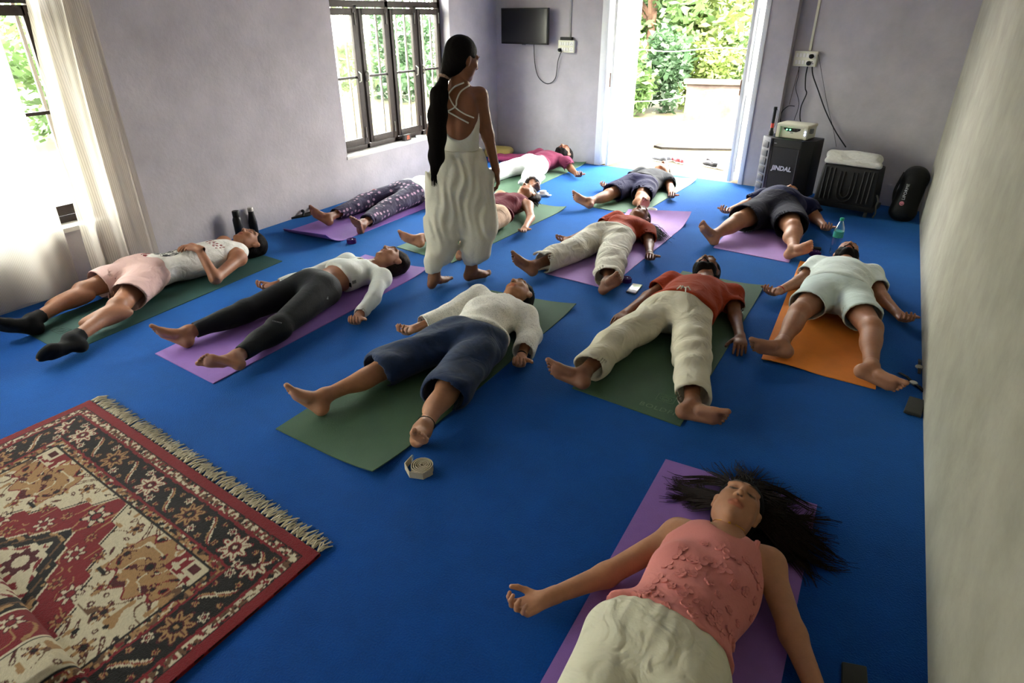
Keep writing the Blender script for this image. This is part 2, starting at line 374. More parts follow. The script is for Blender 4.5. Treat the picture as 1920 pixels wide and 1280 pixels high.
def nets(D, L, h):
    """surface nets -> vertices, quads"""
    S = D < 0; n = np.array(D.shape)
    cnt = np.zeros(n-1, np.int8)
    for c in _CO: cnt += S[c[0]:n[0]-1+c[0], c[1]:n[1]-1+c[1], c[2]:n[2]-1+c[2]]
    act = (cnt > 0) & (cnt < 8); idx = np.argwhere(act)
    if len(idx) == 0: return np.zeros((0, 3)), np.zeros((0, 4), int)
    vid = np.full(n-1, -1, np.int64); vid[act] = np.arange(len(idx))
    val = np.stack([D[idx[:, 0]+c[0], idx[:, 1]+c[1], idx[:, 2]+c[2]] for c in _CO], 1)
    acc = np.zeros((len(idx), 3)); w = np.zeros(len(idx))
    for a, b in _ED:
        va, vb = val[:, a], val[:, b]; x = (va < 0) != (vb < 0)
        t = np.where(x, va/np.where(x, va-vb, 1), 0)[:, None]
        acc += np.where(x[:, None], _CO[a]+t*(_CO[b]-_CO[a]), 0); w += x
    Vv = L+h*(idx+acc/w[:, None]); Q = []
    for ax in range(3):
        o1, o2 = (ax+1) % 3, (ax+2) % 3
        s0 = [slice(1, -1)]*3; s0[ax] = slice(0, -1); s1 = list(s0); s1[ax] = slice(1, None)
        A, B = S[tuple(s0)], S[tuple(s1)]; e = np.argwhere(A != B)
        if len(e) == 0: continue
        base = e.copy(); base[:, o1] += 1; base[:, o2] += 1
        fl_ = A[e[:, 0], e[:, 1], e[:, 2]]
        def g(d1, d2): c = base.copy(); c[:, o1] -= d1; c[:, o2] -= d2; return vid[c[:, 0], c[:, 1], c[:, 2]]
        q = np.stack([g(1, 1), g(0, 1), g(0, 0), g(1, 0)], 1); q[~fl_] = q[~fl_][:, ::-1]; Q.append(q)
    Q = np.concatenate(Q); Q = Q[(Q >= 0).all(1)]
    return Vv, Q
def vcols(prims, P, default, soft=0.006):
    C = np.zeros((len(P), 3)); W = np.zeros(len(P))
    ds = np.stack([psd(p, P) for p in prims], 1); mn = ds.min(1, keepdims=True); w = np.exp(-(ds-mn)/soft)
    cols = np.array([p['col'] if p['col'] is not None else default for p in prims]); return (w@cols)/w.sum(1, keepdims=True)
def sdf_mesh(name, chunks):
    """chunks: list of (verts, quads, colours or None) -> one mesh with a colour layer"""
    vs, qs, cs, k = [], [], [], 0
    for v, q, c in chunks:
        if len(v) == 0: continue
        vs.append(v); qs.append(q+k); cs.append(c if c is not None else np.ones((len(v), 3))*0.5); k += len(v)
    v = np.concatenate(vs); q = np.concatenate(qs); c = np.concatenate(cs)
    me = bpy.data.meshes.new(name); me.vertices.add(len(v)); me.vertices.foreach_set('co', v.astype(np.float32).ravel())
    me.loops.add(q.size); me.loops.foreach_set('vertex_index', q.astype(np.int32).ravel())
    me.polygons.add(len(q)); me.polygons.foreach_set('loop_start', np.arange(0, q.size, 4, dtype=np.int32))
    me.update(calc_edges=True); me.validate()
    me.polygons.foreach_set('use_smooth', np.ones(len(me.polygons), bool))
    a = me.color_attributes.new('Col', 'FLOAT_COLOR', 'POINT'); a.data.foreach_set('color', np.c_[c, np.ones(len(c))].astype(np.float32).ravel())
    return me
def relax(v, q, it=1, lam=0.5):
    for _ in range(it):
        s = np.zeros_like(v); n = np.zeros(len(v))
        for a, b in ((0, 1), (1, 2), (2, 3), (3, 0)):
            np.add.at(s, q[:, a], v[q[:, b]]); np.add.at(n, q[:, a], 1); np.add.at(s, q[:, b], v[q[:, a]]); np.add.at(n, q[:, b], 1)
        v = v+lam*(s/np.maximum(n, 1)[:, None]-v)
    return v
def chunk(prims, h, default=(.5, .5, .5), soft=0.006, smooth=1, **kw):
    v, q = nets(*field(prims, h, **kw))
    if len(v) and smooth: v = relax(v, q, smooth)
    c = vcols(prims, v, np.array(default), soft) if len(v) else None
    return v, q, c

# wrinkle noise for cloth: a few warped waves running across the given axis
def wrinkle(axis, amp=0.004, freq=38.0, seed=0, iso=0.5):
    r = np.random.RandomState(seed); axis = unit(axis); t1 = unit(np.cross(axis, (0.3, 0.2, 1))); t2 = np.cross(axis, t1)
    W = []
    for i in range(5):
        d = unit(axis*r.uniform(0.5, 1)+t1*r.uniform(-iso, iso)*1.3+t2*r.uniform(-iso, iso)*1.3); W.append((d*freq*r.uniform(0.5, 1.5), r.uniform(0, 6.28), r.uniform(0.5, 1)))
    w2 = [(r.normal(0, 9, 3), r.uniform(0, 6.28)) for _ in range(3)]
    def f(X):
        ph = sum(np.sin(X@a+b) for a, b in w2); s = 0
        for a, b, g in W: s = s+g*np.sin(X@a+b+1.3*ph)
        return s*amp*0.45
    return f

# ================================================================ people
def capped(p, *planes): p['cap'] = [(np.array(P, float), unit(N)) for P, N in planes]; return p
_psd0 = psd
def psd(p, X):
    d = _psd0(p, X)
    for P, N in p.get('cap', ()): d = np.maximum(d, (X-P.astype(X.dtype))@N.astype(X.dtype))
    return d
def rot(v, ax, a): ax = unit(ax); return v*math.cos(a)+np.cross(ax, v)*math.sin(a)+ax*(ax@v)*(1-math.cos(a))
def hand_prims(w, d, n, side, sc=1.0, curl=(0.35, 0.6, 0.4), col=None, palm=None, spread=0.10, thumb_in=0.25):
    """w wrist, d finger direction, n palm normal, side=+1/-1 which side the thumb is on; palm plus five jointed fingers"""
    d = unit(d); n = unit(np.array(n)-d*(np.array(n)@d)); s = np.cross(d, n)*side; P = []
    offs = (0.029, 0.0095, -0.0105, -0.029); lens = (0.072, 0.080, 0.074, 0.058); kl = (0.088, 0.092, 0.088, 0.080)
    P.append(ell(w+d*0.05*sc-n*0.002, (d, s, n), np.array((0.052, 0.038, 0.0155))*sc, palm, 0.012))
    P.append(cone(w-d*0.03*sc, w+d*0.02*sc, 0.025*sc, 0.025*sc, col, 0.012, flat=n, f=0.75))
    for i in range(4):
        kn = w+(d*kl[i]+s*offs[i])*sc
        P.append(cone(w+(d*0.02+s*offs[i]*0.5)*sc, kn, 0.0125*sc, 0.0112*sc, palm, 0.010))
        dd = unit(d+s*offs[i]*spread*30); a = 0.0; q = kn; r = 0.0098-0.0008*(i == 3)
        for j, fr in enumerate((0.44, 0.31, 0.25)):
            a += curl[j]*(1+0.12*i); v = rot(dd, np.cross(dd, n), a); e = q+v*lens[i]*fr*sc
            P.append(cone(q, e, r*sc, (r-0.0009)*sc, palm, 0.003)); q = e; r -= 0.0009
    b = w+(d*0.022+s*0.024)*sc; v = unit(d*0.62+s*0.72+n*thumb_in)
    P.append(cone(b, b+v*0.038*sc, 0.0165*sc, 0.012*sc, palm, 0.010)); b = b+v*0.038*sc; v = unit(v+d*0.35+n*0.1)
    P.append(cone(b, b+v*0.030*sc, 0.0112*sc, 0.0102*sc, palm, 0.004)); b = b+v*0.030*sc; v = unit(v+d*0.3-s*0.15)
    P.append(cone(b, b+v*0.022*sc, 0.0102*sc, 0.0085*sc, palm, 0.004))
    return P
def foot_prims(a, t, s, right, sc=1.0, col=None, sole=None):
    """a ankle joint, t heel-to-toe direction, s sole normal (away from the leg)"""
    t = unit(t); s = unit(np.array(s)-t*(np.array(s)@t)); w = np.cross(t, s)*(1 if right else -1); P = []
    A = lambda x, y, z: a+(t*x+w*y+s*z)*sc
    P.append(ell(A(-0.033, 0, 0.040), (t, w, s), np.array((0.033, 0.030, 0.036))*sc, sole, 0.02))
    P.append(cone(A(-0.004, 0, -0.02), A(-0.02, 0, 0.03), 0.035*sc, 0.031*sc, col, 0.02))
    P.append(ell(A(0, 0.030, 0.0), (t, w, s), np.array((0.015, 0.010, 0.016))*sc, col, 0.012))
    P.append(ell(A(-0.006, -0.030, 0.006), (t, w, s), np.array((0.014, 0.009, 0.016))*sc, col, 0.012))
    P.append(cone(A(0.005, 0, 0.012), A(0.095, 0.006, 0.045), 0.034*sc, 0.022*sc, col, 0.02, flat=w, f=1.15))
    P.append(cone(A(-0.03, -0.010, 0.053), A(0.095, -0.027, 0.055), 0.021*sc, 0.017*sc, sole, 0.018))
    P.append(cone(A(0.05, 0.016, 0.045), A(0.118, 0.022, 0.053), 0.019*sc, 0.019*sc, sole, 0.016))
    P.append(ell(A(0.108, -0.002, 0.053), (t, w, s), np.array((0.033, 0.043, 0.0175))*sc, sole, 0.014))
    P.append(cone(A(0.126, 0.029, 0.054), A(0.168, 0.031, 0.054), 0.0128*sc, 0.0122*sc, sole, 0.006)); P.append(ell(A(0.168, 0.031, 0.057), (t, w, s), np.array((0.015, 0.0135, 0.012))*sc, sole, 0.004))
    for y, x, r in ((0.0095, 0.172, 0.0078), (-0.0070, 0.164, 0.0075), (-0.0225, 0.153, 0.0072), (-0.0370, 0.140, 0.0070)):
        P.append(cone(A(0.118, y*0.95, 0.050), A(x-0.012, y, 0.047), r*0.9*sc, r*0.95*sc, sole, 0.003)); P.append(ell(A(x-0.008, y, 0.053), (t, w, s), np.array((r*1.2, r*1.03, r*1.05))*sc, sole, 0.002))
    return P
def head_prims(c, f, u, sc=1.0, col=None, lip=None, brow=(0.012, 0.008, 0.006), male=False, openeye=False):
    """c head centre, f where the face looks, u towards the crown"""
    u = unit(u); f = unit(np.array(f)-u*(np.array(f)@u)); r = np.cross(f, u); P = []
    A = lambda x, y, z: c+(r*x+f*y+u*z)*sc
    E = lambda x, y, z, a, b, d, cl=None, k=0.02: P.append(ell(A(x, y, z), (r, f, u), np.array((a, b, d))*sc, cl, k))
    E(0, -0.016, 0.030, 0.074, 0.094, 0.086); E(0, 0.022, -0.020, 0.062, 0.070, 0.080, None, 0.03)
    E(0, 0.040, -0.066, 0.048 if male else 0.044, 0.044, 0.046, None, 0.03); E(0, 0.068, -0.098, 0.021, 0.018, 0.017, None, 0.02)
    for s in (-1, 1):
        E(s*0.052, 0.020, -0.060, 0.016, 0.034, 0.034, None, 0.03)                     # jaw corner
        E(s*0.040, 0.062, -0.016, 0.022, 0.020, 0.020, None, 0.025)                     # cheek
        P.append(cone(A(s*0.014, 0.086, 0.036), A(s*0.050, 0.068, 0.034), 0.011*sc, 0.009*sc, None, 0.014))  # brow ridge
        E(s*0.031, 0.073, 0.013, 0.0165, 0.0145, 0.0115, None, 0.006)                     # closed lid
        P.append(cone(A(s*0.018, 0.0862, 0.0065), A(s*0.031, 0.0880, 0.0040), 0.0011*sc, 0.0012*sc, brow, 0.002)); P.append(cone(A(s*0.031, 0.0880, 0.0040), A(s*0.045, 0.0800, 0.0075), 0.0012*sc, 0.0010*sc, brow, 0.002))
        P.append(cone(A(s*0.014, 0.0955, 0.0375), A(s*0.034, 0.0905, 0.0430), 0.0030*sc, 0.0034*sc, brow, 0.003)); P.append(cone(A(s*0.034, 0.0905, 0.0430), A(s*0.051, 0.0765, 0.0370), 0.0030*sc, 0.0018*sc, brow, 0.003))
        E(s*0.076, -0.012, 0.000, 0.009, 0.020, 0.031, None, 0.008); E(s*0.080, -0.016, 0.016, 0.008, 0.016, 0.014, None, 0.006); E(s*0.076, -0.006, -0.026, 0.007, 0.009, 0.010, None, 0.006)
        E(s*0.0125, 0.0965, -0.0265, 0.0085, 0.0095, 0.0075, None, 0.006)                   # nostril wing
        E(s*0.0060, 0.1035, -0.0330, 0.0030, 0.0032, 0.0025, (0.03, 0.012, 0.008), 0.001)      # nostril
    P.append(cone(A(0, 0.087, 0.028), A(0, 0.108, -0.020), 0.0085*sc, 0.0105*sc, None, 0.012)); E(0, 0.110, -0.023, 0.0095, 0.0095, 0.0090, None, 0.006)
    P.append(cone(A(-0.018, 0.0850, -0.0545), A(0.0, 0.0940, -0.0520), 0.0042*sc, 0.0058*sc, lip, 0.004)); P.append(cone(A(0.018, 0.0850, -0.0545), A(0.0, 0.0940, -0.0520), 0.0042*sc, 0.0058*sc, lip, 0.004))
    P.append(cone(A(-0.014, 0.0855, -0.0620), A(0.014, 0.0855, -0.0620), 0.0062*sc, 0.0062*sc, lip, 0.004))
    P.append(cone(A(-0.020, 0.0885, -0.0578), A(0.020, 0.0885, -0.0578), 0.0014*sc, 0.0014*sc, tuple(0.35*q for q in (lip or (.2, .1, .08))), 0.001))
    return P
def hair_prims(c, f, u, sc=1.0, front=0.06, k=0.02):
    u = unit(u); f = unit(np.array(f)-u*(np.array(f)@u)); r = np.cross(f, u)
    A = lambda x, y, z: c+(r*x+f*y+u*z)*sc
    P = [ell(A(0, -0.030, 0.046), (r, f, u), np.array((0.085, 0.100, 0.088))*sc, None, k), ell(A(0, -0.058, -0.01), (r, f, u), np.array((0.078, 0.066, 0.082))*sc, None, k)]
    S = [ell(A(0, 0.110, -0.020), (r, f, u), np.array((0.070, 0.120, 0.096))*sc, None, 0.012)]
    for s in (-1, 1): S.append(ell(A(s*0.088, 0.012, -0.014), (r, f, u), np.array((0.03, 0.040, 0.042))*sc, None, 0.01))
    return P, S

def jt(px, z): return fl(px[0], px[1], z)
def solve_len(px, A, Ln, far=False):
    """point on the pixel's ray at distance Ln from A (the farther or nearer solution)"""
    r = unit(ray(*px)); oc = CAM-A; b = oc@r; c = oc@oc-Ln*Ln; dsc = b*b-c
    t = -b+(math.sqrt(dsc) if far else -math.sqrt(dsc)) if dsc > 0 else -b
    return CAM+r*t
SKIN = M('skin', (0.3, 0.16, 0.1), 0.52, var=0.14, vscale=22, bump=0.08, bscale=180, spec=0.4, attr='Col')
HAIR = M('dark_hair', srgb(20, 15, 13), 0.62, col2=srgb(11, 8, 7), vscale=90, bump=0.3, bscale=150, spec=0.06)
HAIR_B = M('brown_black_hair', srgb(38, 24, 20), 0.6, col2=srgb(16, 11, 9), vscale=60, bump=0.3, bscale=150, spec=0.08)
def lighten(c, k): return tuple(min(1, q*(1+k)+0.02*k) for q in c)
def limb_report(name, J):
    g = lambda a, b: round(float(np.linalg.norm(J[a]-J[b])), 2)
    print('LIMB', name, 'ua', g('shL', 'elL'), g('shR', 'elR'), 'fa', g('elL', 'wrL'), g('elR', 'wrR'), 'th', g('hiL', 'knL'), g('hiR', 'knR'), 'sh', g('knL', 'anL'), g('knR', 'anR'), 'torso', g('neck', 'pel'), 'shw', g('shL', 'shR'), 'headneck', g('head', 'neck'))

def supine(spec):
    """returns joints in metres for a figure lying on its back"""
    J = {}; zz = dict(head=0.115, neck=0.105, shL=0.095, shR=0.095, elL=0.05, elR=0.05, wrL=0.045, wrR=0.045, haL=0.045, haR=0.045, pel=0.115, knL=0.085, knR=0.085, anL=0.075, anR=0.075)
    zz.update(spec.get('z', {})); s = spec.get('s', 1.0)
    for k, p in spec['px'].items():
        if k in ('toL', 'toR'): continue
        J[k] = jt(p, zz[k])
    for k, p in spec.get('w', {}).items(): J[k] = np.array(p, float)
    lat = unit((J['shR']-J['shL'])*V3(1, 1, 0)); sp = unit(J['pel']-J['neck']); lat = unit(lat-sp*(lat@sp)*0.6)
    hw = spec.get('hipw', 0.085)*s
    J['hiL'] = J['pel']-lat*hw+sp*0.03; J['hiR'] = J['pel']+lat*hw+sp*0.03; J['lat'] = lat; J['sp'] = sp
    for d in 'LR':
        q = spec['px'].get('to'+d); far = d in spec.get('toefar', '')
        J['to'+d] = solve_len(q, J['an'+d], 0.19*s, far) if q is not None else J['an'+d]+unit(V3(-0.3 if d == 'L' else 0.3, -0.1, 1))*0.19
    limb_report(spec['name'], J)
    return J
def body_prims(J, spec):
    s = spec.get('s', 1.0); fem = spec.get('fem', False); hv = spec.get('heavy', 1.0); li = spec.get('limb', 1.0)*s
    lat, sp = J['lat'], J['sp']; up = unit(np.cross(sp, lat)); up = up if up[2] > 0 else -up
    R = (lat, sp, up); P = []; neck, pel = J['neck'], J['pel']; T = np.linalg.norm(pel-neck)
    cw = (0.140 if fem else 0.160)*s*hv; zc = (0.098 if fem else 0.105)*s*hv
    mid = (J['shL']+J['shR'])/2
    P.append(ell(mid+sp*T*0.24, R, (cw, T*0.36, zc), None, 0.05)); P.append(ell(mid+sp*T*0.55, R, (cw*(0.84 if fem else 0.92), T*0.36, zc*0.92*hv), None, 0.05))
    P.append(ell(pel-sp*0.02, R, ((0.165 if fem else 0.155)*s*hv, 0.125*s, 0.100*s*hv), None, 0.05))
    if spec.get('belly'): P.append(ell(neck+sp*T*0.72+up*0.04, R, (cw*0.95, T*0.34, zc*spec['belly']), None, 0.06))
    P.append(cone(J['shL'], J['shR'], 0.058*s, 0.058*s, None, 0.05)); P.append(cone(mid+sp*0.02, J['head']-sp*(-0.0), 0.062*s, 0.050*s, None, 0.03))
    if fem:
        for q in (-1, 1): P.append(ell(mid+sp*T*0.34+lat*q*0.068*s+up*0.060*s, R, (0.062*s, 0.062*s, 0.050*s), None, 0.04))
    for d in 'LR':
        P.append(cone(J['sh'+d], J['el'+d], 0.050*li, 0.039*li, None, 0.035)); P.append(cone(J['el'+d], J['wr'+d], 0.041*li, 0.026*li, None, 0.025))
        P.append(cone(J['hi'+d], J['kn'+d], 0.086*li*(hv*0.5+0.5), 0.057*li, None, 0.05)); P.append(cone(J['kn'+d], J['an'+d], 0.053*li, 0.035*li, None, 0.03))
        c0 = J['kn'+d]*0.72+J['an'+d]*0.28; P.append(ell(c0-up*0.012, (lat, unit(J['an'+d]-J['kn'+d]), up), (0.050*li, 0.12*s, 0.050*li), None, 0.04))
        P.append(ell(J['kn'+d]+up*0.024*li, (lat, sp, up), (0.036*li, 0.045*li, 0.034*li), None, 0.03))
    return P
def person_mesh(J, spec, root, zmin=0.0065):
    """one continuous skin mesh: trunk and limbs coarse, head, hands and feet fine"""
    col = np.array(spec['skin']); s = spec.get('s', 1.0); q = spec.get('q', 1.0); dark = tuple(col*0.93); palm = tuple(np.clip(col*1.18+0.015, 0, 1)); lip = spec.get('lip', tuple(col*np.array((0.95, 0.62, 0.62))))
    fd = spec.get('face', (0, 0, 1)); ud = spec.get('crown', tuple(-J['sp'])); hs = s*spec.get('hs', 1.06)
    H = head_prims(J['head'], fd, ud, hs, None, lip, male=not spec.get('fem', False))
    neckp = [cone((J['shL']+J['shR'])/2, J['head']-unit(ud)*0.02, 0.060*s, 0.049*s, None, 0.03)]
    B = body_prims(J, spec); ch = [chunk(B, 0.0115*q, col, zmin=zmin)]
    ch.append(chunk(H+neckp, 0.0044*q, col, 0.0013, zmin=zmin, lo=J['head']-0.17, hi=J['head']+0.17))
    for d in 'LR':
        if d in spec.get('nohand', ''): continue
        w = J['wr'+d]; hd = unit(J['ha'+d]-w); side = spec.get('thumb'+d, (-1 if d == 'R' else 1)); n = spec.get('palm'+d, spec.get('palm', (0, 0, 1)))
        # thumb side: palm up puts thumbs outwards
        hp = hand_prims(w, hd, n, side, s*spec.get('hands', 1.0), spec.get('curl'+d, spec.get('curl', (0.45, 0.7, 0.45))), dark, palm if n[2] > 0 else dark)
        hp.append(cone(J['el'+d], w, 0.041*s, 0.026*s, None, 0.02))
        ch.append(chunk(hp, 0.0042*q, col, zmin=zmin-0.006, lo=w-0.21, hi=w+0.21)) if True else None
        v, qq, c = ch[-1]; keep = ((v-w)@hd > -0.05)[qq].all(1); ch[-1] = (v, qq[keep], c)
    for d in 'LR':
        if d in spec.get('nofoot', ''): continue
        a = J['an'+d]; leg = unit(a-J['kn'+d]); t = J['to'+d]-a
        # ankle-to-tip line lies 17 degrees from the sole line: turn it back to the heel-toe direction
        tt = unit(t); sn = unit(leg-tt*(leg@tt)); tt = unit(tt*0.955-sn*0.295); sn = unit(leg-tt*(leg@tt))
        J['foot_t'+d], J['foot_s'+d] = tt, sn
        fp = foot_prims(a, tt, sn, d == 'L', s*spec.get('feet', 1.06), dark, palm); fp.append(cone(J['kn'+d], a, 0.053*s, 0.035*s, None, 0.03))
        v, qq, c = chunk(fp, 0.0040*q, col, 0.01, smooth=0, zmin=0.001, lo=a-0.24, hi=a+0.24); keep = ((v-a)@leg > -0.07)[qq].all(1); ch.append((v, qq[keep], c))
    o = link('body', sdf_mesh('body', ch), spec.get('skinmat', SKIN), root); return o

# ---- clothes: every garment is a shape of its own around the body, cut at hems, hollow at its openings
def garment(name, prims, mat, root, h=0.007, sub=(), noise=None, zmin=0.0068, smooth=1, col=None, colfn=None):
    h = h*1.2; v, q = nets(*field(prims, h, sub=sub, noise=noise, zmin=zmin)); v = relax(v, q, smooth) if smooth else v
    c = colfn(v) if colfn else None
    return link(name, sdf_mesh(name, [(v, q, c)]), mat, root)
def along(J, d, t):
    """point on the leg, t from 0 (hip) over 1 (knee) to 2 (ankle)"""
    a, b, c = J['hi'+d], J['kn'+d], J['an'+d]
    return a+(b-a)*t if t <= 1 else b+(c-b)*(t-1)
def trousers(name, J, spec, mat, root, hem=(1.8, 1.8), r=(0.105, 0.085, 0.075), waist=0.07, flat=0.85, amp=0.004, h=0.007, seed=1, freq=36, pleat=0.0, colfn=None):
    s = spec.get('s', 1.0); hv = spec.get('heavy', 1.0); lat, sp = J['lat'], J['sp']; up = unit(np.cross(sp, lat)); up = up if up[2] > 0 else -up
    wp = J['pel']-sp*waist*s; P = [capped(ell(J['pel']-sp*0.015, (lat, sp, up), ((0.178 if spec.get('fem') else 0.168)*s*hv, 0.16*s, 0.118*s*hv), None, 0.05), (wp, -sp))]
    if spec.get('belly'): P.append(capped(ell(J['neck']+sp*np.linalg.norm(J['pel']-J['neck'])*0.76+up*0.04, (lat, sp, up), (0.155*s*hv, 0.2, 0.11*s*spec['belly']*hv), None, 0.05), (wp, -sp)))
    S = []
    for i, d in enumerate('LR'):
        t = hem[i]; H = along(J, d, t); seg = unit(J['kn'+d]-J['hi'+d]) if t <= 1.001 else unit(J['an'+d]-J['kn'+d])
        if t <= 1.001:
            P.append(capped(cone(J['hi'+d]-sp*0.03, H+seg*0.06, r[0]*s, r[1]*s, None, 0.045, flat=up, f=flat), (H, seg))); rh = r[1]
        else:
            P.append(cone(J['hi'+d]-sp*0.03, J['kn'+d], r[0]*s, r[1]*s, None, 0.045, flat=up, f=flat))
            P.append(capped(cone(J['kn'+d], H+seg*0.05, r[1]*s, r[2]*s, None, 0.03, flat=up, f=flat), (H, seg))); rh = r[2]
            li = spec.get('limb', 1.0)*s; P.append(capped(ell(J['kn'+d]+up*0.024*li, (lat, sp, up), (0.046*li, 0.056*li, 0.044*li), None, 0.04), (H, seg)))
            P.append(capped(ell(J['kn'+d]*0.72+J['an'+d]*0.28-up*0.010, (lat, seg, up), (0.058*li, 0.13*s, 0.058*li), None, 0.04), (H, seg)))
        S.append(cone(H-seg*0.05, H+seg*0.08, (rh-0.010)*s, (rh-0.008)*s, None, 0.004, flat=up, f=flat))
    nz = wrinkle(sp, amp, freq, seed, 0.9) if amp else None
    if pleat:
        n0 = nz; pw = wrinkle(lat, pleat, 95, seed+7, 0.08); nz = lambda X: (n0(X) if n0 else 0)+pw(X)*np.clip(1-((X-wp)@sp)/0.22, 0, 1)
    return garment(name, P, mat, root, h, S, nz, colfn=colfn)
def shirt(name, J, spec, mat, root, hem=0.95, sleeve=0.6, r=(0.068, 0.062), infl=1.1, amp=0.003, h=0.007, seed=3, neckr=0.070, neckoff=0.0, freq=40, colfn=None, extra=(), armcut=0.005):
    """hem: fraction of neck-to-pelvis where the shirt ends; sleeve: fraction of the arm (1 = elbow, 2 = wrist, 0 none)"""
    s = spec.get('s', 1.0); hv = spec.get('heavy', 1.0); fem = spec.get('fem', False); lat, sp = J['lat'], J['sp']; up = unit(np.cross(sp, lat)); up = up if up[2] > 0 else -up
    neck, pel = J['neck'], J['pel']; T = np.linalg.norm(pel-neck); mid = (J['shL']+J['shR'])/2; R = (lat, sp, up); cw = (0.140 if fem else 0.160)*s*hv*infl; zc = (0.098 if fem else 0.105)*s*hv*infl
    hp = neck+sp*T*hem; cut = (hp, sp)
    P = [capped(ell(mid+sp*T*0.24, R, (cw, T*0.38, zc), None, 0.05), cut), capped(ell(mid+sp*T*0.55, R, (cw*(0.90 if fem else 0.95), T*0.40, zc*0.94*hv), None, 0.05), cut)]
    if hem > 0.8: P.append(capped(ell(pel-sp*0.03, R, ((0.172 if fem else 0.165)*s*hv*infl*1.02, 0.16*s, 0.108*s*hv*infl), None, 0.05), cut))
    if spec.get('belly'): P.append(capped(ell(neck+sp*T*0.72+up*0.04, R, (cw*0.97, T*0.36, zc*spec['belly']), None, 0.06), cut))
    if fem:
        for q in (-1, 1): P.append(ell(mid+sp*T*0.34+lat*q*0.068*s+up*0.064*s, R, (0.066*s*infl, 0.066*s, 0.052*s), None, 0.05))
    S = []
    if sleeve > 0:
        P.append(cone(J['shL'], J['shR'], 0.066*s, 0.066*s, None, 0.05))
        for d in 'LR':
            if sleeve <= 1:
                H = J['sh'+d]+(J['el'+d]-J['sh'+d])*sleeve; seg = unit(J['el'+d]-J['sh'+d]); P.append(capped(cone(J['sh'+d], H+seg*0.04, r[0]*s, r[1]*s, None, 0.04), (H, seg))); rh = r[1]
            else:
                H = J['el'+d]+(J['wr'+d]-J['el'+d])*(sleeve-1); seg = unit(J['wr'+d]-J['el'+d]); P.append(cone(J['sh'+d], J['el'+d], r[0]*s, (r[0]+r[1])/2*s, None, 0.04)); P.append(capped(cone(J['el'+d], H+seg*0.03, (r[0]+r[1])/2*s, r[1]*s, None, 0.03), (H, seg))); rh = r[1]
            S.append(cone(H-seg*0.03, H+seg*0.06, (rh-0.009)*s, (rh-0.008)*s, None, 0.003))
    else:
        for d in 'LR':
            S.append(cone(J['sh'+d]+(J['el'+d]-J['sh'+d])*0.16, J['el'+d], 0.062*s, 0.06*s, None, 0.01)); S.append(ell(J['sh'+d]+lat*armcut*(1 if d == 'R' else -1)+up*0.03, R, (0.056*s, 0.075*s, 0.085*s), None, 0.01))
        P.append(cone(J['shL']*0.72+J['shR']*0.28+sp*0.02, J['shL']*0.28+J['shR']*0.72+sp*0.02, 0.070*s, 0.070*s, None, 0.04))
    S.append(cone(mid-sp*0.00+up*(0.03+neckoff), J['head'], neckr*s, neckr*s, None, 0.006))
    P += list(extra); nz = wrinkle(sp, amp, freq, seed, 0.7) if amp else None
    return garment(name, P, mat, root, h, S, nz, colfn=colfn)
def hair_cap(J, spec, root, mat=None, extra=(), front=0.06, h=0.005, name='hair', zmin=0.0065):
    P, S = hair_prims(J['head'], spec.get('face', (0, 0, 1)), spec.get('crown', tuple(-J['sp'])), spec.get('s', 1.0)*spec.get('hs', 1.06), front)
    for p in extra: P.append(p)
    u = unit(np.array(spec.get('crown', tuple(-J['sp'])))); return garment(name, P, mat or HAIR, root, h, S, wrinkle(np.cross(u, (0.2, 0.1, 1)), 0.0022, 150, 5, 0.4), zmin=zmin)
def strands(name, curves, mat, root, r=0.003, seg=5):
    m = MB()
    for c in curves:
        n = len(c); m.tube(c, [r*(1-0.75*(i/(n-1))**2) for i in range(n)], seg)
    return m.build(name, mat, root, smooth=True, sharp=80)
PEOPLE = {}
SK1 = srgb(150, 100, 72); SK2 = srgb(126, 80, 54); SK4 = srgb(170, 118, 86)
def start(spec, label):
    J = supine(spec); e = empty('person', (J['pel'][0], J['pel'][1], 0.006)); tag(e, label, 'person'); PEOPLE[spec['name']] = (e, J)
    return J, e
def cloth(name, c, rough=0.85, crease=0.45, cscale=7, **k): return M(name, c, rough, var=k.pop('var', 0.07), bump=k.pop('bump', 0.15), bscale=k.pop('bscale', 120), sheen=0.03, spec=0.2, crease=crease, cscale=cscale, **k)

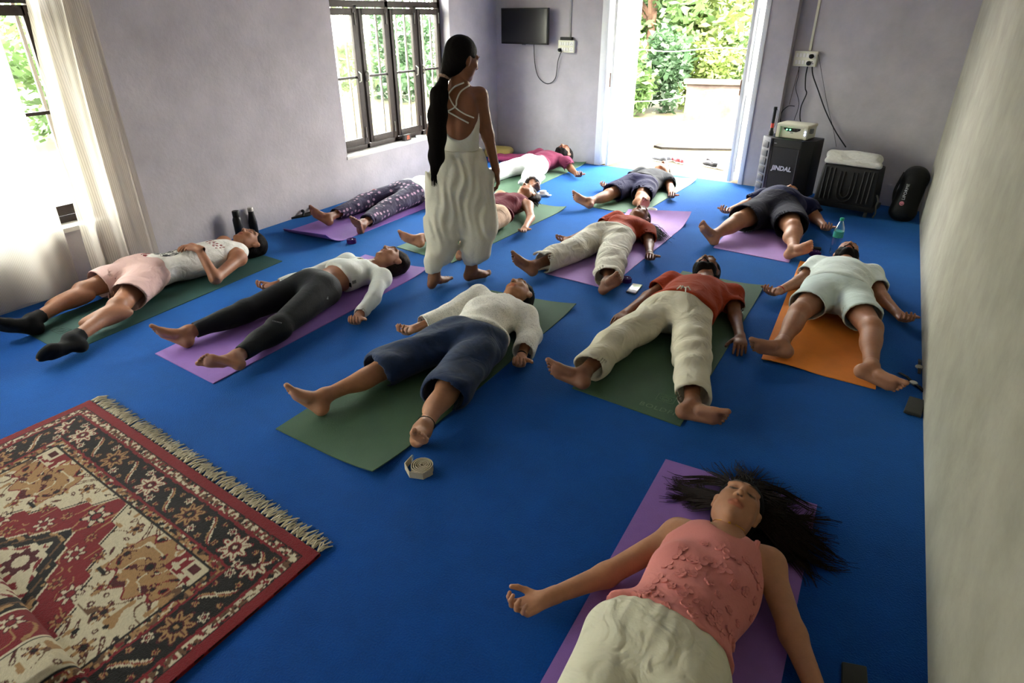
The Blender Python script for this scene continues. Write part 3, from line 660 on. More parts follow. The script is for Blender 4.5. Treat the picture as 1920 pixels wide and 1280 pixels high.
# --- man in a rust T-shirt
def rust_man():
    sp = dict(name='rust_man', skin=SK2, s=1.0, heavy=1.12, z=dict(head=0.10, neck=0.10, shL=0.10, shR=0.10), px=dict(head=(1324, 507), neck=(1322, 523), shL=(1260, 529), shR=(1372, 554), elL=(1214, 557), wrL=(1172, 588), haL=(1140, 611), elR=(1378, 592), wrR=(1388, 633), haR=(1388, 664),
        pel=(1270, 588), knL=(1155, 640), anL=(1090, 703), toL=(1016, 680), knR=(1297, 668), anR=(1298, 762), toR=(1367, 782)), palm=(0, 0, -1), thumbL=1, thumbR=-1, curl=(0.25, 0.3, 0.2), face=(-0.15, 0.1, 1))
    J, e = start(sp, 'person in rust orange T-shirt and loose cream trousers, bearded, on a green mat'); person_mesh(J, sp, e)
    t = trousers('trousers', J, sp, cloth('cream_cotton', srgb(206, 198, 176), crease=0.8), e, (1.80, 1.82), (0.122, 0.100, 0.086), amp=0.009)
    shirt('t_shirt', J, sp, cloth('rust_jersey', srgb(150, 52, 22)), e, 0.93, 0.62, (0.074, 0.074), 1.12, amp=0.005)
    hair_cap(J, sp, e); beard(J, sp, e)
    w = J['pel']-J['sp']*0.085; up = V3(0, 0, 1); k = w+up*0.142
    m = MB()
    for a, b in ((-0.03, 0.05), (0.028, 0.07), (-0.01, 0.035), (0.045, 0.02)): m.tube([k, k+J['lat']*a*0.6+J['sp']*b*0.4+up*0.016, k+J['lat']*a+J['sp']*b+up*0.002], 0.0035, 6)
    m.build('drawstring', cloth('cord_white', srgb(225, 220, 205)), e, smooth=True)
def beard(J, sp, e, mat=None):
    s = sp.get('s', 1.0)*sp.get('hs', 1.06)*1.01; u = unit(sp.get('crown', tuple(-J['sp']))); f = np.array(sp.get('face', (0, 0, 1)), float); f = unit(f-u*(f@u)); r = np.cross(f, u); c = J['head']
    A = lambda x, y, z: c+(r*x+f*y+u*z)*s
    P = [ell(A(0, 0.034, -0.076), (r, f, u), np.array((0.056, 0.054, 0.046))*s, None, 0.02), ell(A(0, 0.066, -0.100), (r, f, u), np.array((0.030, 0.027, 0.022))*s, None, 0.02), ell(A(0, 0.004, -0.100), (r, f, u), np.array((0.056, 0.052, 0.034))*s, None, 0.02)]
    for q in (-1, 1): P += [ell(A(q*0.057, 0.014, -0.045), (r, f, u), np.array((0.020, 0.036, 0.050))*s, None, 0.02), ell(A(q*0.044, 0.050, -0.055), (r, f, u), np.array((0.022, 0.026, 0.028))*s, None, 0.02), cone(A(q*0.002, 0.0965, -0.0435), A(q*0.027, 0.0830, -0.0570), 0.0062*s, 0.0075*s, None, 0.006)]
    S = [ell(A(0, 0.100, -0.0565), (r, f, u), np.array((0.016, 0.022, 0.0062))*s, None, 0.003), ell(A(0, 0.085, -0.010), (r, f, u), np.array((0.050, 0.05, 0.026))*s, None, 0.01)]
    garment('beard', P, mat or HAIR, e, 0.004, S, wrinkle(u, 0.001, 300, 2, 1))
# --- man in mint shorts on the orange mat
def mint_man():
    sp = dict(name='mint_man', skin=SK1, s=1.0, px=dict(head=(1587, 480), neck=(1586, 491), shL=(1531, 498), shR=(1634, 516), elL=(1497, 528), wrL=(1461, 545), haL=(1440, 551), elR=(1655, 560), wrR=(1685, 589), haR=(1706, 609),
        pel=(1567, 552), knL=(1498, 586), anL=(1464, 647), toL=(1404, 643), knR=(1634, 616), anR=(1633, 692), toR=(1697, 727)), z=dict(knL=0.125, knR=0.125, head=0.10), face=(0.05, 0.2, 1), curl=(0.55, 0.8, 0.5), limb=1.05, heavy=1.13)
    J, e = start(sp, 'person in pale mint T-shirt and shorts lying on the bright orange mat'); person_mesh(J, sp, e)
    trousers('shorts', J, sp, cloth('mint_jersey', srgb(196, 208, 204), crease=0.4), e, (0.66, 0.66), (0.122, 0.112, 0.1), amp=0.005, freq=30)
    shirt('t_shirt', J, sp, cloth('pale_mint_tee', srgb(204, 212, 206), crease=0.6), e, 0.95, 0.60, (0.075, 0.072), 1.12, amp=0.005)
    hair_cap(J, sp, e); beard(J, sp, e)
    w = J['wrL']; d = unit(J['elL']-w); m = MB(); ring(m, w+d*0.012, d, 0.029, 0.004); m.build('red_thread_bracelet', M('red_thread', srgb(170, 30, 34), 0.7), e, smooth=True)
def ring(m, c, axis, r, t, seg=20, fl_=1.0):
    a = unit(axis); b = unit(np.cross(a, (0.2, 0.3, 1))); c2 = np.cross(a, b); m.tube([c+r*(math.cos(q*2*math.pi/seg)*b+math.sin(q*2*math.pi/seg)*c2*fl_) for q in range(seg+1)], t, 6, False)
# --- woman in eyelet blouse
def blouse_woman():
    sp = dict(name='blouse_woman', skin=SK4, fem=True, s=0.95, heavy=1.08, px=dict(head=(972, 552), neck=(948, 568), shL=(896, 556), shR=(986, 594), elL=(842, 590), wrL=(779, 615), haL=(750, 627), elR=(993, 628), wrR=(977, 670), haR=(968, 700),
        pel=(880, 640), knL=(722, 690), anL=(602, 746), toL=(534, 724), knR=(838, 728), anR=(792, 806), toR=(789, 813)), face=(-0.28, 0.05, 1), curl=(0.6, 0.8, 0.5), hipw=0.1)
    J, e = start(sp, 'person in white eyelet blouse and dark blue denim capri trousers on a green mat'); person_mesh(J, sp, e)
    den = M('dark_denim', srgb(18, 42, 80), 0.85, col2=srgb(11, 28, 56), vscale=14, bump=0.25, bscale=300, crease=0.4, cscale=7, sheen=0.1)
    trousers('capri_trousers', J, sp, den, e, (1.10, 1.12), (0.138, 0.128, 0.118), amp=0.009, freq=30, flat=0.8)
    b = eyelet_mat()
    shirt('blouse', J, sp, b, e, 0.88, 1.80, (0.082, 0.066), 1.17, amp=0.005, freq=30)
    u = unit(-J['sp']); hair_cap(J, sp, e, extra=[ell(J['head']+u*0.105-V3(0, 0, 0.03), np.eye(3), (0.045, 0.05, 0.04), None, 0.03)])
    cs = []
    for i in range(40):
        a = J['head']+u*0.12+V3(rnd.uniform(-.04, .04), rnd.uniform(-.02, .02), rnd.uniform(-.06, .0)); b2 = a+u*rnd.uniform(.02, .06)+V3(rnd.uniform(-.03, .05), 0, rnd.uniform(-.02, .03)); b2[2] = max(b2[2], .012); cs.append([a, (a+b2)/2+V3(0, 0, .012), b2])
    strands('loose_hair', cs, HAIR, e, 0.003)
    m = MB(); d = unit(J['elR']-J['wrR']); ring(m, J['wrR']+d*0.02, d, 0.027, 0.0025); ring(m, J['wrR']+d*0.026, d, 0.0275, 0.0025); m.build('black_wristband', M('black_cord', srgb(18, 18, 20), 0.7), e, smooth=True)
    m = MB(); d = unit(J['knR']-J['anR']); ring(m, J['anR']+d*0.05, d, 0.042, 0.0022); m.build('black_anklet', M('black_cord', srgb(18, 18, 20), 0.7), e, smooth=True)
def eyelet_mat():
    m = M('white_eyelet_cotton', srgb(234, 230, 220), 0.85, var=0.05, crease=0.35, cscale=12)
    n = m.node_tree.nodes; L = m.node_tree.links; b = n['Principled BSDF']; tc = [q for q in n if q.type == 'TEX_COORD'][0]
    v = n.new('ShaderNodeTexVoronoi'); v.inputs['Scale'].default_value = 105; L.new(tc.outputs['Object'], v.inputs['Vector'])
    st = n.new('ShaderNodeMapRange'); st.inputs[1].default_value = 0.22; st.inputs[2].default_value = 0.30; st.inputs[3].default_value = 0.62; st.inputs[4].default_value = 1.0; L.new(v.outputs['Distance'], st.inputs[0])
    old = b.inputs['Base Color'].links[0].from_socket; mx = n.new('ShaderNodeMix'); mx.data_type = 'RGBA'; mx.blend_type = 'MULTIPLY'; mx.inputs[0].default_value = 1
    L.new(old, mx.inputs[6]); L.new(st.outputs[0], mx.inputs[7]); L.new(mx.outputs[2], b.inputs['Base Color'])
    return m
# --- woman in navy leggings and cropped white top
def leggings_woman():
    sp = dict(name='leggings_woman', skin=SK1, fem=True, s=0.95, px=dict(head=(733, 488), neck=(703, 502), shL=(650, 490), shR=(716, 521), elL=(578, 517), wrL=(516, 534), haL=(488, 541), elR=(699, 560), wrR=(671, 594), haR=(657, 618),
        pel=(592, 540), knL=(462, 583), anL=(348, 625), toL=(260, 610), knR=(522, 614), anR=(440, 672), toR=(371, 672)), face=(-0.25, 0.05, 1), curl=(0.5, 0.8, 0.5), hipw=0.09)
    J, e = start(sp, 'person in black leggings and cropped white long-sleeved top on a purple mat'); person_mesh(J, sp, e)
    leg = cloth('navy_leggings', srgb(8, 9, 14), 0.7, crease=0.15, var=0.15)
    lg = trousers('leggings', J, sp, leg, e, (1.86, 1.86), (0.116, 0.073, 0.048), amp=0.0015, flat=0.97, waist=0.10)
    top = cloth('white_crop_top', srgb(206, 208, 202), crease=0.4)
    t = shirt('crop_top', J, sp, top, e, 0.52, 1.90, (0.062, 0.044), 1.12, amp=0.004)
    DP = M('black_print', srgb(10, 10, 11), 0.7); GP = M('grey_print', srgb(120, 122, 126), 0.5)
    decal('printed_patch', t, (656, 533), 0.022, 0.016, DP, t); decal('printed_bars', t, (664, 528), 0.016, 0.012, DP, t, bars=4); decal('triangle_mark', lg, (613, 558), 0.009, 0.010, GP, lg, tri=True); decal('vent_dots', lg, (520, 604), 0.028, 0.004, GP, lg, bars=7)
    hair_cap(J, sp, e, HAIR_B, extra=[ell(J['head']+unit(-J['sp'])*0.07-V3(-0.02, 0, 0.03), np.eye(3), (0.075, 0.07, 0.06), None, 0.03)])
    return J, e
def decal(name, garm, px, w, h, mat, parent, tri=False, bars=0):
    from mathutils.bvhtree import BVHTree
    bv = BVHTree.FromPolygons([v.co[:] for v in garm.data.vertices], [p.vertices[:] for p in garm.data.polygons]); ht = bv.ray_cast(Vector(CAM), Vector(unit(ray(*px))))
    if ht[0] is None: return
    n = np.array(ht[1]); n = n if n@ray(*px) < 0 else -n; c = np.array(ht[0])+n*0.0035; x = unit(_rt-n*(_rt@n)); y = np.cross(n, x); m = MB(); q = [(-w, -h), (w, -h), (w, h), (-w, h)] if not tri else [(-w, -h), (w, -h), (w*0.6, h)]
    if bars:
        for i in range(bars): a = -w+2*w*i/bars; m.obox(c+x*a-y*h, x*(2*w/bars*0.55), y*2*h, n*0.001)
    else: k = len(q); m.add([c+x*a+y*b for a, b in q]+[c+x*a+y*b+n*0.001 for a, b in q], [tuple(range(k))[::-1], tuple(range(k, 2*k))]+[(i, (i+1) % k, k+(i+1) % k, k+i) for i in range(k)])
    return m.build(name, mat, parent)
# --- man in tank top with black socks
def tank_man():
    sp = dict(name='tank_man', skin=SK1, s=1.0, px=dict(head=(468, 455), neck=(438, 461), shL=(420, 456), shR=(448, 484), elL=(372, 478), wrL=(360, 462), haL=(345, 463), elR=(404, 522), wrR=(372, 466), haR=(350, 464),
        pel=(272, 510), knL=(157, 545), anL=(58, 603), toL=(-12, 606), knR=(222, 575), anR=(133, 640), toR=(74, 664)), z=dict(elL=0.10, wrL=0.22, haL=0.25, wrR=0.25, haR=0.245, elR=0.06, knL=0.10, knR=0.10), face=(-0.1, 0.05, 1),
        palm=(0, 0, -1), thumbL=1, thumbR=-1, curl=(0.15, 0.25, 0.2), limb=1.0)
    J, e = start(sp, 'person in white printed tank top, pale pink shorts and black socks beside the curtain'); person_mesh(J, sp, e)
    trousers('shorts', J, sp, cloth('dusty_pink_shorts', srgb(196, 164, 158), crease=0.7), e, (0.74, 0.72), (0.128, 0.120, 0.1), amp=0.006, freq=28, flat=0.85)
    tank_print(J, sp, e)
    hair_cap(J, sp, e)
    sock = cloth('black_sock', srgb(13, 13, 14), crease=0.1)
    for d in 'LR':
        a = J['an'+d]; leg = unit(a-J['kn'+d]); fp = foot_prims(a, J['foot_t'+d], J['foot_s'+d], d == 'L', 1.0)
        for p in fp:
            p['k'] = max(p['k'], 0.025)
            if p['t'] == 0: p['ra'] += 0.006; p['rb'] += 0.006
            else: p['rad'] = p['rad']+0.006
        fp.append(capped(cone(a-leg*0.12, a, 0.046, 0.043, None, 0.02), (a-leg*0.085, -leg)))
        garment('sock', fp, sock, e, 0.006, zmin=0.0015)
    return J, e
def tank_print(J, sp, e):
    lat, s_ = J['lat'], J['sp']; mid = (J['shL']+J['shR'])/2; T = np.linalg.norm(J['pel']-J['neck'])
    def colfn(v):
        q = v-mid; x = q@lat; y = (q@s_)/T; w = np.array(srgb(214, 212, 206)); c = np.tile(w, (len(v), 1)); front = v[:, 2] > 0.12
        red = np.array(srgb(120, 24, 36)); blk = np.array(srgb(40, 40, 44))
        n = np.sin(x*120+3*np.sin(y*70))*np.sin(y*150+4*np.sin(x*60)); 
        m1 = front & (np.abs(y-0.22) < 0.05) & (np.abs(x-0.02) < 0.12) & (np.sin(x*190) > -0.15) & (np.sin(y*160+x*35) > -0.5); c[m1] = red
        e2 = ((x-0.035)/0.08)**2+((y-0.66)/0.13)**2; m2 = front & (e2 < 1) & (n > -0.12); c[m2] = blk
        m3 = front & ((((x-0.005)/0.026)**2+((y-0.84)/0.045)**2 < 1) | (((x-0.05)/0.024)**2+((y-0.90)/0.042)**2 < 1)); c[m3] = red
        return c
    return shirt('tank_top', J, sp, M('printed_white_jersey', (1, 1, 1), 0.85, var=0.06, attr='Col', crease=0.5, cscale=11), e, 0.97, 0.0, infl=1.10, amp=0.004, h=0.005, colfn=colfn)
# --- person in purple patterned trousers
def purple_person():
    P0 = fl(762, 362, 0.115); A = lambda x, y, z: V3(P0[0]+x, P0[1]+y, z)
    PUR = dict(neck=A(0, 0.54, 0.105), head=A(0, 0.68, 0.115), shL=A(-0.17, 0.50, 0.095), shR=A(0.17, 0.50, 0.095), elL=A(-0.27, 0.24, 0.06), wrL=A(-0.32, 0.0, 0.045), haL=A(-0.33, -0.08, 0.04), elR=A(0.27, 0.24, 0.06), wrR=A(0.33, 0.02, 0.045), haR=A(0.34, -0.06, 0.04))
    sp = dict(name='purple_person', skin=SK2, fem=True, s=0.98, q=1.2, px=dict(
        pel=(762, 362), knL=(684, 378), anL=(616, 408), toL=(573, 388), knR=(722, 392), anR=(678, 421), toR=(664, 408)), w=PUR, hipw=0.1, heavy=1.1, nohand='L')
    J, e = start(sp, 'person in dark purple dotted trousers and grey top behind the standing woman'); person_mesh(J, sp, e)
    m = M('purple_dotted_cotton', srgb(42, 32, 62), 0.8, crease=0.6, cscale=10, var=0.15)
    n = m.node_tree.nodes; L = m.node_tree.links; b = n['Principled BSDF']; tc = [q for q in n if q.type == 'TEX_COORD'][0]
    v = n.new('ShaderNodeTexVoronoi'); v.inputs['Scale'].default_value = 19; v.inputs['Randomness'].default_value = 0.35; L.new(tc.outputs['Object'], v.inputs['Vector'])
    st = n.new('ShaderNodeMapRange'); st.inputs[1].default_value = 0.24; st.inputs[2].default_value = 0.34; st.inputs[3].default_value = 1; st.inputs[4].default_value = 0; L.new(v.outputs['Distance'], st.inputs[0])
    old = b.inputs['Base Color'].links[0].from_socket; mx = n.new('ShaderNodeMix'); mx.data_type = 'RGBA'; L.new(st.outputs[0], mx.inputs[0]); L.new(old, mx.inputs[6]); mx.inputs[7].default_value = (*srgb(160, 128, 150), 1); L.new(mx.outputs[2], b.inputs['Base Color'])
    trousers('trousers', J, sp, m, e, (1.82, 1.80), (0.118, 0.092, 0.066), amp=0.006, h=0.009)
    shirt('top', J, sp, cloth('grey_jersey', srgb(176, 178, 176), crease=0.6), e, 0.98, 1.6, (0.07, 0.055), 1.14, amp=0.005, h=0.009); hair_cap(J, sp, e, h=0.008)
# --- woman in maroon top
def maroon_woman():
    sp = dict(name='maroon_woman', skin=SK4, fem=True, s=0.93, q=1.15, px=dict(head=(988, 363), neck=(972, 374), shL=(938, 367), shR=(990, 386), elL=(900, 385), wrL=(868, 398), haL=(858, 404), elR=(995, 408), wrR=(984, 428), haR=(974, 441),
        pel=(920, 405), knL=(850, 428), anL=(786, 448), toL=(728, 433), knR=(894, 437), anR=(868, 470), toR=(869, 466)), face=(-0.2, 0.1, 1), curl=(0.2, 0.3, 0.2), hipw=0.09, nohand='L')
    J, e = start(sp, 'person in sleeveless maroon top and beige trousers, partly behind the standing woman'); person_mesh(J, sp, e)
    trousers('trousers', J, sp, cloth('beige_cotton', srgb(190, 162, 138)), e, (1.75, 1.75), (0.112, 0.092, 0.07), amp=0.006, h=0.009)
    shirt('sleeveless_top', J, sp, cloth('maroon_jersey', srgb(90, 18, 32)), e, 0.90, 0.0, infl=1.14, amp=0.004, h=0.008)
    u = unit(-J['sp']); hair_cap(J, sp, e, HAIR_B, h=0.007, extra=[ell(J['head']+u*0.05+V3(0.07, 0, -0.055), np.eye(3), (0.06, 0.09, 0.05), None, 0.03)])
    cs = []
    for i in range(60):
        a = J['head']+V3(rnd.uniform(.03, .08), rnd.uniform(-.04, .08), -.05); b2 = a+V3(rnd.uniform(.02, .1), rnd.uniform(-.12, .02), 0); a[2] = .05; b2[2] = .012+rnd.uniform(0, .01); cs.append([a, (a+b2)/2+V3(0, 0, .01), b2])
    strands('loose_hair', cs, HAIR_B, e, 0.004)
# --- man in white trousers
def white_man():
    sp = dict(name='white_man', skin=SK2, s=1.0, q=1.2, px=dict(head=(1057, 288), neck=(1046, 294), shL=(1012, 290), shR=(1062, 304), elL=(985, 298), wrL=(960, 306), haL=(950, 308), elR=(1071, 317), wrR=(1082, 327), haR=(1089, 335),
        pel=(1000, 309), knL=(948, 318), anL=(908, 335), toL=(890, 322), knR=(997, 330), anR=(998, 352), toR=(1012, 347)), curl=(0.6, 0.8, 0.5), z=dict(head=0.175, neck=0.15, shL=0.13, shR=0.12, pel=0.13), nohand='L', face=(-0.1, 0.15, 1))
    J, e = start(sp, 'person in plum T-shirt and white trousers near the television'); person_mesh(J, sp, e)
    trousers('trousers', J, sp, cloth('white_cotton', srgb(222, 222, 220)), e, (1.8, 1.72), (0.125, 0.108, 0.09), amp=0.006, h=0.010)
    shirt('t_shirt', J, sp, cloth('plum_jersey', srgb(112, 42, 68)), e, 0.95, 0.7, (0.076, 0.076), 1.12, amp=0.005, h=0.009); hair_cap(J, sp, e, h=0.008); beard(J, sp, e)
# --- man in dark tee
def dark_man():
    sp = dict(name='dark_man', skin=SK4, s=1.0, q=1.2, px=dict(head=(1241, 321), neck=(1232, 327), shL=(1203, 326), shR=(1252, 338), elL=(1170, 338), wrL=(1145, 348), haL=(1130, 351), elR=(1257, 353), wrR=(1258, 365), haR=(1258, 375),
        pel=(1199, 346), knL=(1142, 365), anL=(1105, 378), toL=(1069, 362), knR=(1202, 370), anR=(1204, 386), toR=(1213, 372)), curl=(0.5, 0.7, 0.4), face=(0.1, 0.25, 1))
    J, e = start(sp, 'person in charcoal T-shirt and navy shorts lying just inside the open door'); person_mesh(J, sp, e)
    trousers('shorts', J, sp, cloth('navy_shorts', srgb(32, 30, 64)), e, (0.86, 0.86), (0.125, 0.112, 0.1), amp=0.006, h=0.009, freq=28)
    shirt('t_shirt', J, sp, cloth('charcoal_jersey', srgb(38, 40, 43)), e, 0.95, 0.65, (0.076, 0.074), 1.12, amp=0.005, h=0.009); hair_cap(J, sp, e, h=0.008)
# --- woman in rust top
def rust_woman():
    sp = dict(name='rust_woman', skin=SK2, fem=True, s=0.97, px=dict(head=(1199, 408), neck=(1185, 417), shL=(1157, 411), shR=(1213, 434), elL=(1110, 430), wrL=(1070, 448), haL=(1054, 451), elR=(1217, 458), wrR=(1218, 478), haR=(1219, 494),
        pel=(1143, 444), knL=(1072, 470), anL=(999, 499), toL=(947, 471), knR=(1145, 488), anR=(1139, 531), toR=(1164, 516)), face=(-0.05, 0.2, 1), curl=(0.4, 0.6, 0.4), hipw=0.09)
    J, e = start(sp, 'person in rust short-sleeved top and loose off-white linen trousers on a lavender mat'); person_mesh(J, sp, e)
    trousers('trousers', J, sp, cloth('offwhite_linen', srgb(204, 198, 182), crease=0.9), e, (1.80, 1.78), (0.130, 0.118, 0.102), amp=0.008, h=0.008, flat=0.8)
    shirt('t_shirt', J, sp, cloth('rust_top', srgb(152, 54, 24)), e, 0.88, 0.60, (0.074, 0.070), 1.12, amp=0.004, h=0.008)
    hair_cap(J, sp, e, HAIR_B, h=0.006)
    hx = fl(1235, 447, 0.02); cs = []
    for i in range(280):
        a = J['head']+V3(rnd.uniform(-.02, .06), rnd.uniform(.0, .09), -0.075); a[2] = 0.03+rnd.random()*0.03
        b2 = hx+V3(rnd.gauss(0, .045), rnd.gauss(0, .05), 0); b2[2] = 0.012+rnd.random()*0.03
        k1 = a*0.6+b2*0.4+V3(rnd.gauss(.03, .012), rnd.gauss(0.02, .012), rnd.random()*.02); cs.append([a, k1, a*.2+b2*.8+V3(rnd.gauss(0, .012), rnd.gauss(0, .012), rnd.random()*.012), b2])
    strands('loose_hair', cs, HAIR, e, 0.0024)
    m = MB(); d = unit(J['elR']-J['wrR']); ring(m, J['wrR']+d*0.015, d, 0.028, 0.004); m.build('bracelet', M('pale_bead', srgb(200, 180, 160), 0.4), e, smooth=True)
# --- heavy man in navy
def navy_man():
    sp = dict(name='navy_man', skin=SK4, s=1.04, heavy=1.2, belly=1.2, limb=1.15, px=dict(head=(1486, 356), neck=(1484, 362), shL=(1430, 369), shR=(1516, 388), elL=(1396, 385), wrL=(1369, 394), haL=(1354, 399), elR=(1530, 409), wrR=(1545, 424), haR=(1552, 436),
        pel=(1453, 399), knL=(1384, 414), anL=(1341, 440), toL=(1313, 416), knR=(1486, 428), anR=(1488, 467), toR=(1526, 458)), curl=(0.6, 0.8, 0.5), hipw=0.1, z=dict(pel=0.14, knL=0.14, knR=0.14, shL=0.13, shR=0.13), w=dict(neck=(-0.675, 6.56, 0.15), head=(-0.68, 6.715, 0.135)), face=(0, 0.25, 1))
    J, e = start(sp, 'heavyset person in navy T-shirt and dark shorts in front of the black loudspeaker'); person_mesh(J, sp, e)
    trousers('shorts', J, sp, cloth('dark_shorts', srgb(24, 22, 36)), e, (0.80, 0.78), (0.150, 0.135, 0.1), amp=0.006, h=0.008, freq=28)
    shirt('t_shirt', J, sp, cloth('navy_jersey', srgb(22, 24, 56)), e, 1.0, 0.70, (0.084, 0.084), 1.10, amp=0.005, h=0.008); hair_cap(J, sp, e, h=0.008)
def curve3(pts, n=5):
    out = []
    for i in range(len(pts)-1):
        p0, p1, p2, p3 = (np.array(pts[max(0, min(len(pts)-1, i+k))], float) for k in (-1, 0, 1, 2))
        for j in range(n):
            t = j/n; out.append(0.5*((2*p1)+(-p0+p2)*t+(2*p0-5*p1+4*p2-p3)*t*t+(-p0+3*p1-3*p2+p3)*t**3))
    return out+[np.array(pts[-1], float)]
# --- woman in pink, nearest
def pink_woman():
    sp = dict(name='pink_woman', skin=SK4, fem=True, s=0.97, q=0.78, heavy=1.17, px=dict(head=(1381, 953), neck=(1362, 1002), shL=(1272, 1002), shR=(1440, 1058), elL=(1136, 1078), wrL=(1022, 1122), haL=(958, 1148), elR=(1487, 1190), wrR=(1545, 1330), haR=(1560, 1400),
        pel=(1225, 1236)), w=dict(knL=(-0.33, 0.72, 0.085), anL=(-0.42, 0.33, 0.075), knR=(-0.03, 0.70, 0.085), anR=(0.03, 0.31, 0.075)), z=dict(head=0.125, neck=0.11), face=(0.10, 0.02, 1), crown=(0.12, 1, 0.12), curl=(0.55, 0.75, 0.5), hipw=0.095)
    J, e = start(sp, 'person in pink top with raised flowers and cream trousers, dark hair spread out'); person_mesh(J, sp, e)
    trousers('trousers', J, sp, cloth('cream_linen', srgb(214, 208, 184), crease=0.7, cscale=9), e, (1.8, 1.8), (0.124, 0.108, 0.09), amp=0.005, h=0.006, waist=0.10, pleat=0.003)
    pk = cloth('pink_cotton', srgb(206, 128, 122), crease=0.35)
    top = shirt('pink_top', J, sp, pk, e, 0.84, 0.0, infl=1.13, amp=0.004, h=0.0055, neckr=0.060, neckoff=0.035, armcut=0.028)
    hair_cap(J, sp, e, HAIR, h=0.0045)
    # hair fanned out over the mat
    u = unit(np.array((0.12, 1, 0))); H0 = J['head']+u*0.03; H0[2] = 0.115; cs = []
    pad = [ell(H0+V3(0.13, -0.03, -0.085), np.eye(3), (0.13, 0.085, 0.016), None, 0.05), ell(H0+V3(0, 0.09, -0.080), np.eye(3), (0.11, 0.06, 0.022), None, 0.05)]
    garment('hair_mass', pad, HAIR, e, 0.006, (), wrinkle((0.6, 0.8, 0), 0.006, 60, 4, 0.8))
    for c_ in range(105):
        a = rnd.choice((rnd.gauss(-1.0, 0.35), rnd.gauss(-0.4, 0.4), rnd.gauss(0.4, 0.4), rnd.gauss(1.1, 0.3), rnd.gauss(1.45, 0.25))); a = max(-1.6, min(1.8, a)); Ln = rnd.uniform(0.12, 0.26)*(1.0 if a < 0.8 else 1.3)*(1.0 if abs(a) > 0.5 else 1.05); bend = rnd.gauss(0.25 if a > 0 else -0.15, 0.55); ph = rnd.uniform(0, 6.28); fr = rnd.uniform(5, 9); zc = rnd.uniform(0.012, 0.045)+(0.06 if abs(a) < 0.75 else 0.0); Ln *= 1.35 if abs(a) < 0.75 else 1.0
        path = []; p = H0+np.array((math.sin(a), math.cos(a)*0.95, 0))*0.062; p[2] = 0.06; ang = a
        for k in range(10):
            t = k/9; path.append(p.copy()); dv_ = np.array((math.sin(ang), math.cos(ang), 0)); p = p+dv_*(Ln+0.03)/9; ang += bend/9+0.30*math.cos(t*fr+ph)*(0.25+t)*0.8; p[2] = max(0.010, 0.06*(1-t*1.6)+zc*(1-t)*0.8)
        w0 = rnd.uniform(0.014, 0.026)
        for s_i in range(13):
            o1, o2 = rnd.gauss(0, 1)*w0*0.6, abs(rnd.gauss(0, 1))*0.010; cut = rnd.randint(7, 10); e_ = rnd.gauss(0, 0.008); pts = []
            for k in range(cut):
                t = k/9; q = path[k]; nx = path[min(k+1, 9)]-path[max(k-1, 0)]; nn = unit(np.array((-nx[1], nx[0], 0))); pts.append(q+nn*(o1*(1-0.7*t)+e_*t*t*2)+V3(0, 0, o2*(1-t)))
            cs.append(pts)
    strands('loose_hair', cs, HAIR_B, e, 0.0028, 4)
    # raised cloth flowers on the top
    from mathutils.bvhtree import BVHTree
    bv = BVHTree.FromPolygons([v.co[:] for v in top.data.vertices], [p.vertices[:] for p in top.data.polygons]); var = []
    for q in range(4):
        m = MB(); np_ = 5 if q < 3 else 3; R_ = 0.016
        for k in range(np_):
            a0 = 2*math.pi*k/np_+q*0.3; ln = R_*(1.0 if q < 3 else 1.5)*rnd.uniform(0.85, 1.15); wd = R_*0.46; c = math.cos(a0); s_ = math.sin(a0); V_ = [(0, 0, 0.0025)]; n = 10
            for i in range(n): b_ = 2*math.pi*i/n; x = ln*(0.55+0.45*math.cos(b_)); y = wd*math.sin(b_)*(1.1-0.2*math.cos(b_)); V_.append((x*c-y*s_, x*s_+y*c, 0.0045))
            for i in range(n): b_ = 2*math.pi*i/n; x = ln*(0.55+0.50*math.cos(b_)); y = wd*1.12*math.sin(b_); V_.append((x*c-y*s_, x*s_+y*c, -0.002))
            V_[0] = (ln*0.55*c, ln*0.55*s_, 0.0018); m.add(V_, [(0, 1+i, 1+(i+1) % n) for i in range(n)]+[(1+i, 1+n+i, 1+n+(i+1) % n, 1+(i+1) % n) for i in range(n)])
        m.tube([(0, 0, 0.0), (0, 0, 0.005)], 0.0035, 8); me = m.mesh('applique_flower'); me.materials.append(pk); me.polygons.foreach_set('use_smooth', [True]*len(me.polygons)); me.set_sharp_from_angle(angle=0.9); var.append(me)
    cand = [(1290, 1030), (1315, 1018), (1270, 1045), (1302, 1052), (1330, 1045), (1348, 1030), (1368, 1045), (1345, 1062), (1385, 1058), (1362, 1072), (1400, 1050), (1412, 1072), (1380, 1090), (1425, 1090), (1395, 1108), (1330, 1085), (1300, 1078), (1275, 1072), (1255, 1062), (1240, 1085), (1222, 1100), (1205, 1108), (1195, 1120), (1232, 1118), (1258, 1100), (1272, 1115), (1290, 1105), (1248, 1130), (1285, 1132), (1305, 1128), (1318, 1145), (1300, 1150), (1338, 1138), (1352, 1160), (1330, 1165), (1365, 1145), (1380, 1168), (1362, 1185), (1390, 1195), (1408, 1150), (1420, 1125), (1432, 1110), (1375, 1205), (1345, 1182), (1310, 1060), (1350, 1110), (1412, 1170), (1398, 1215)]
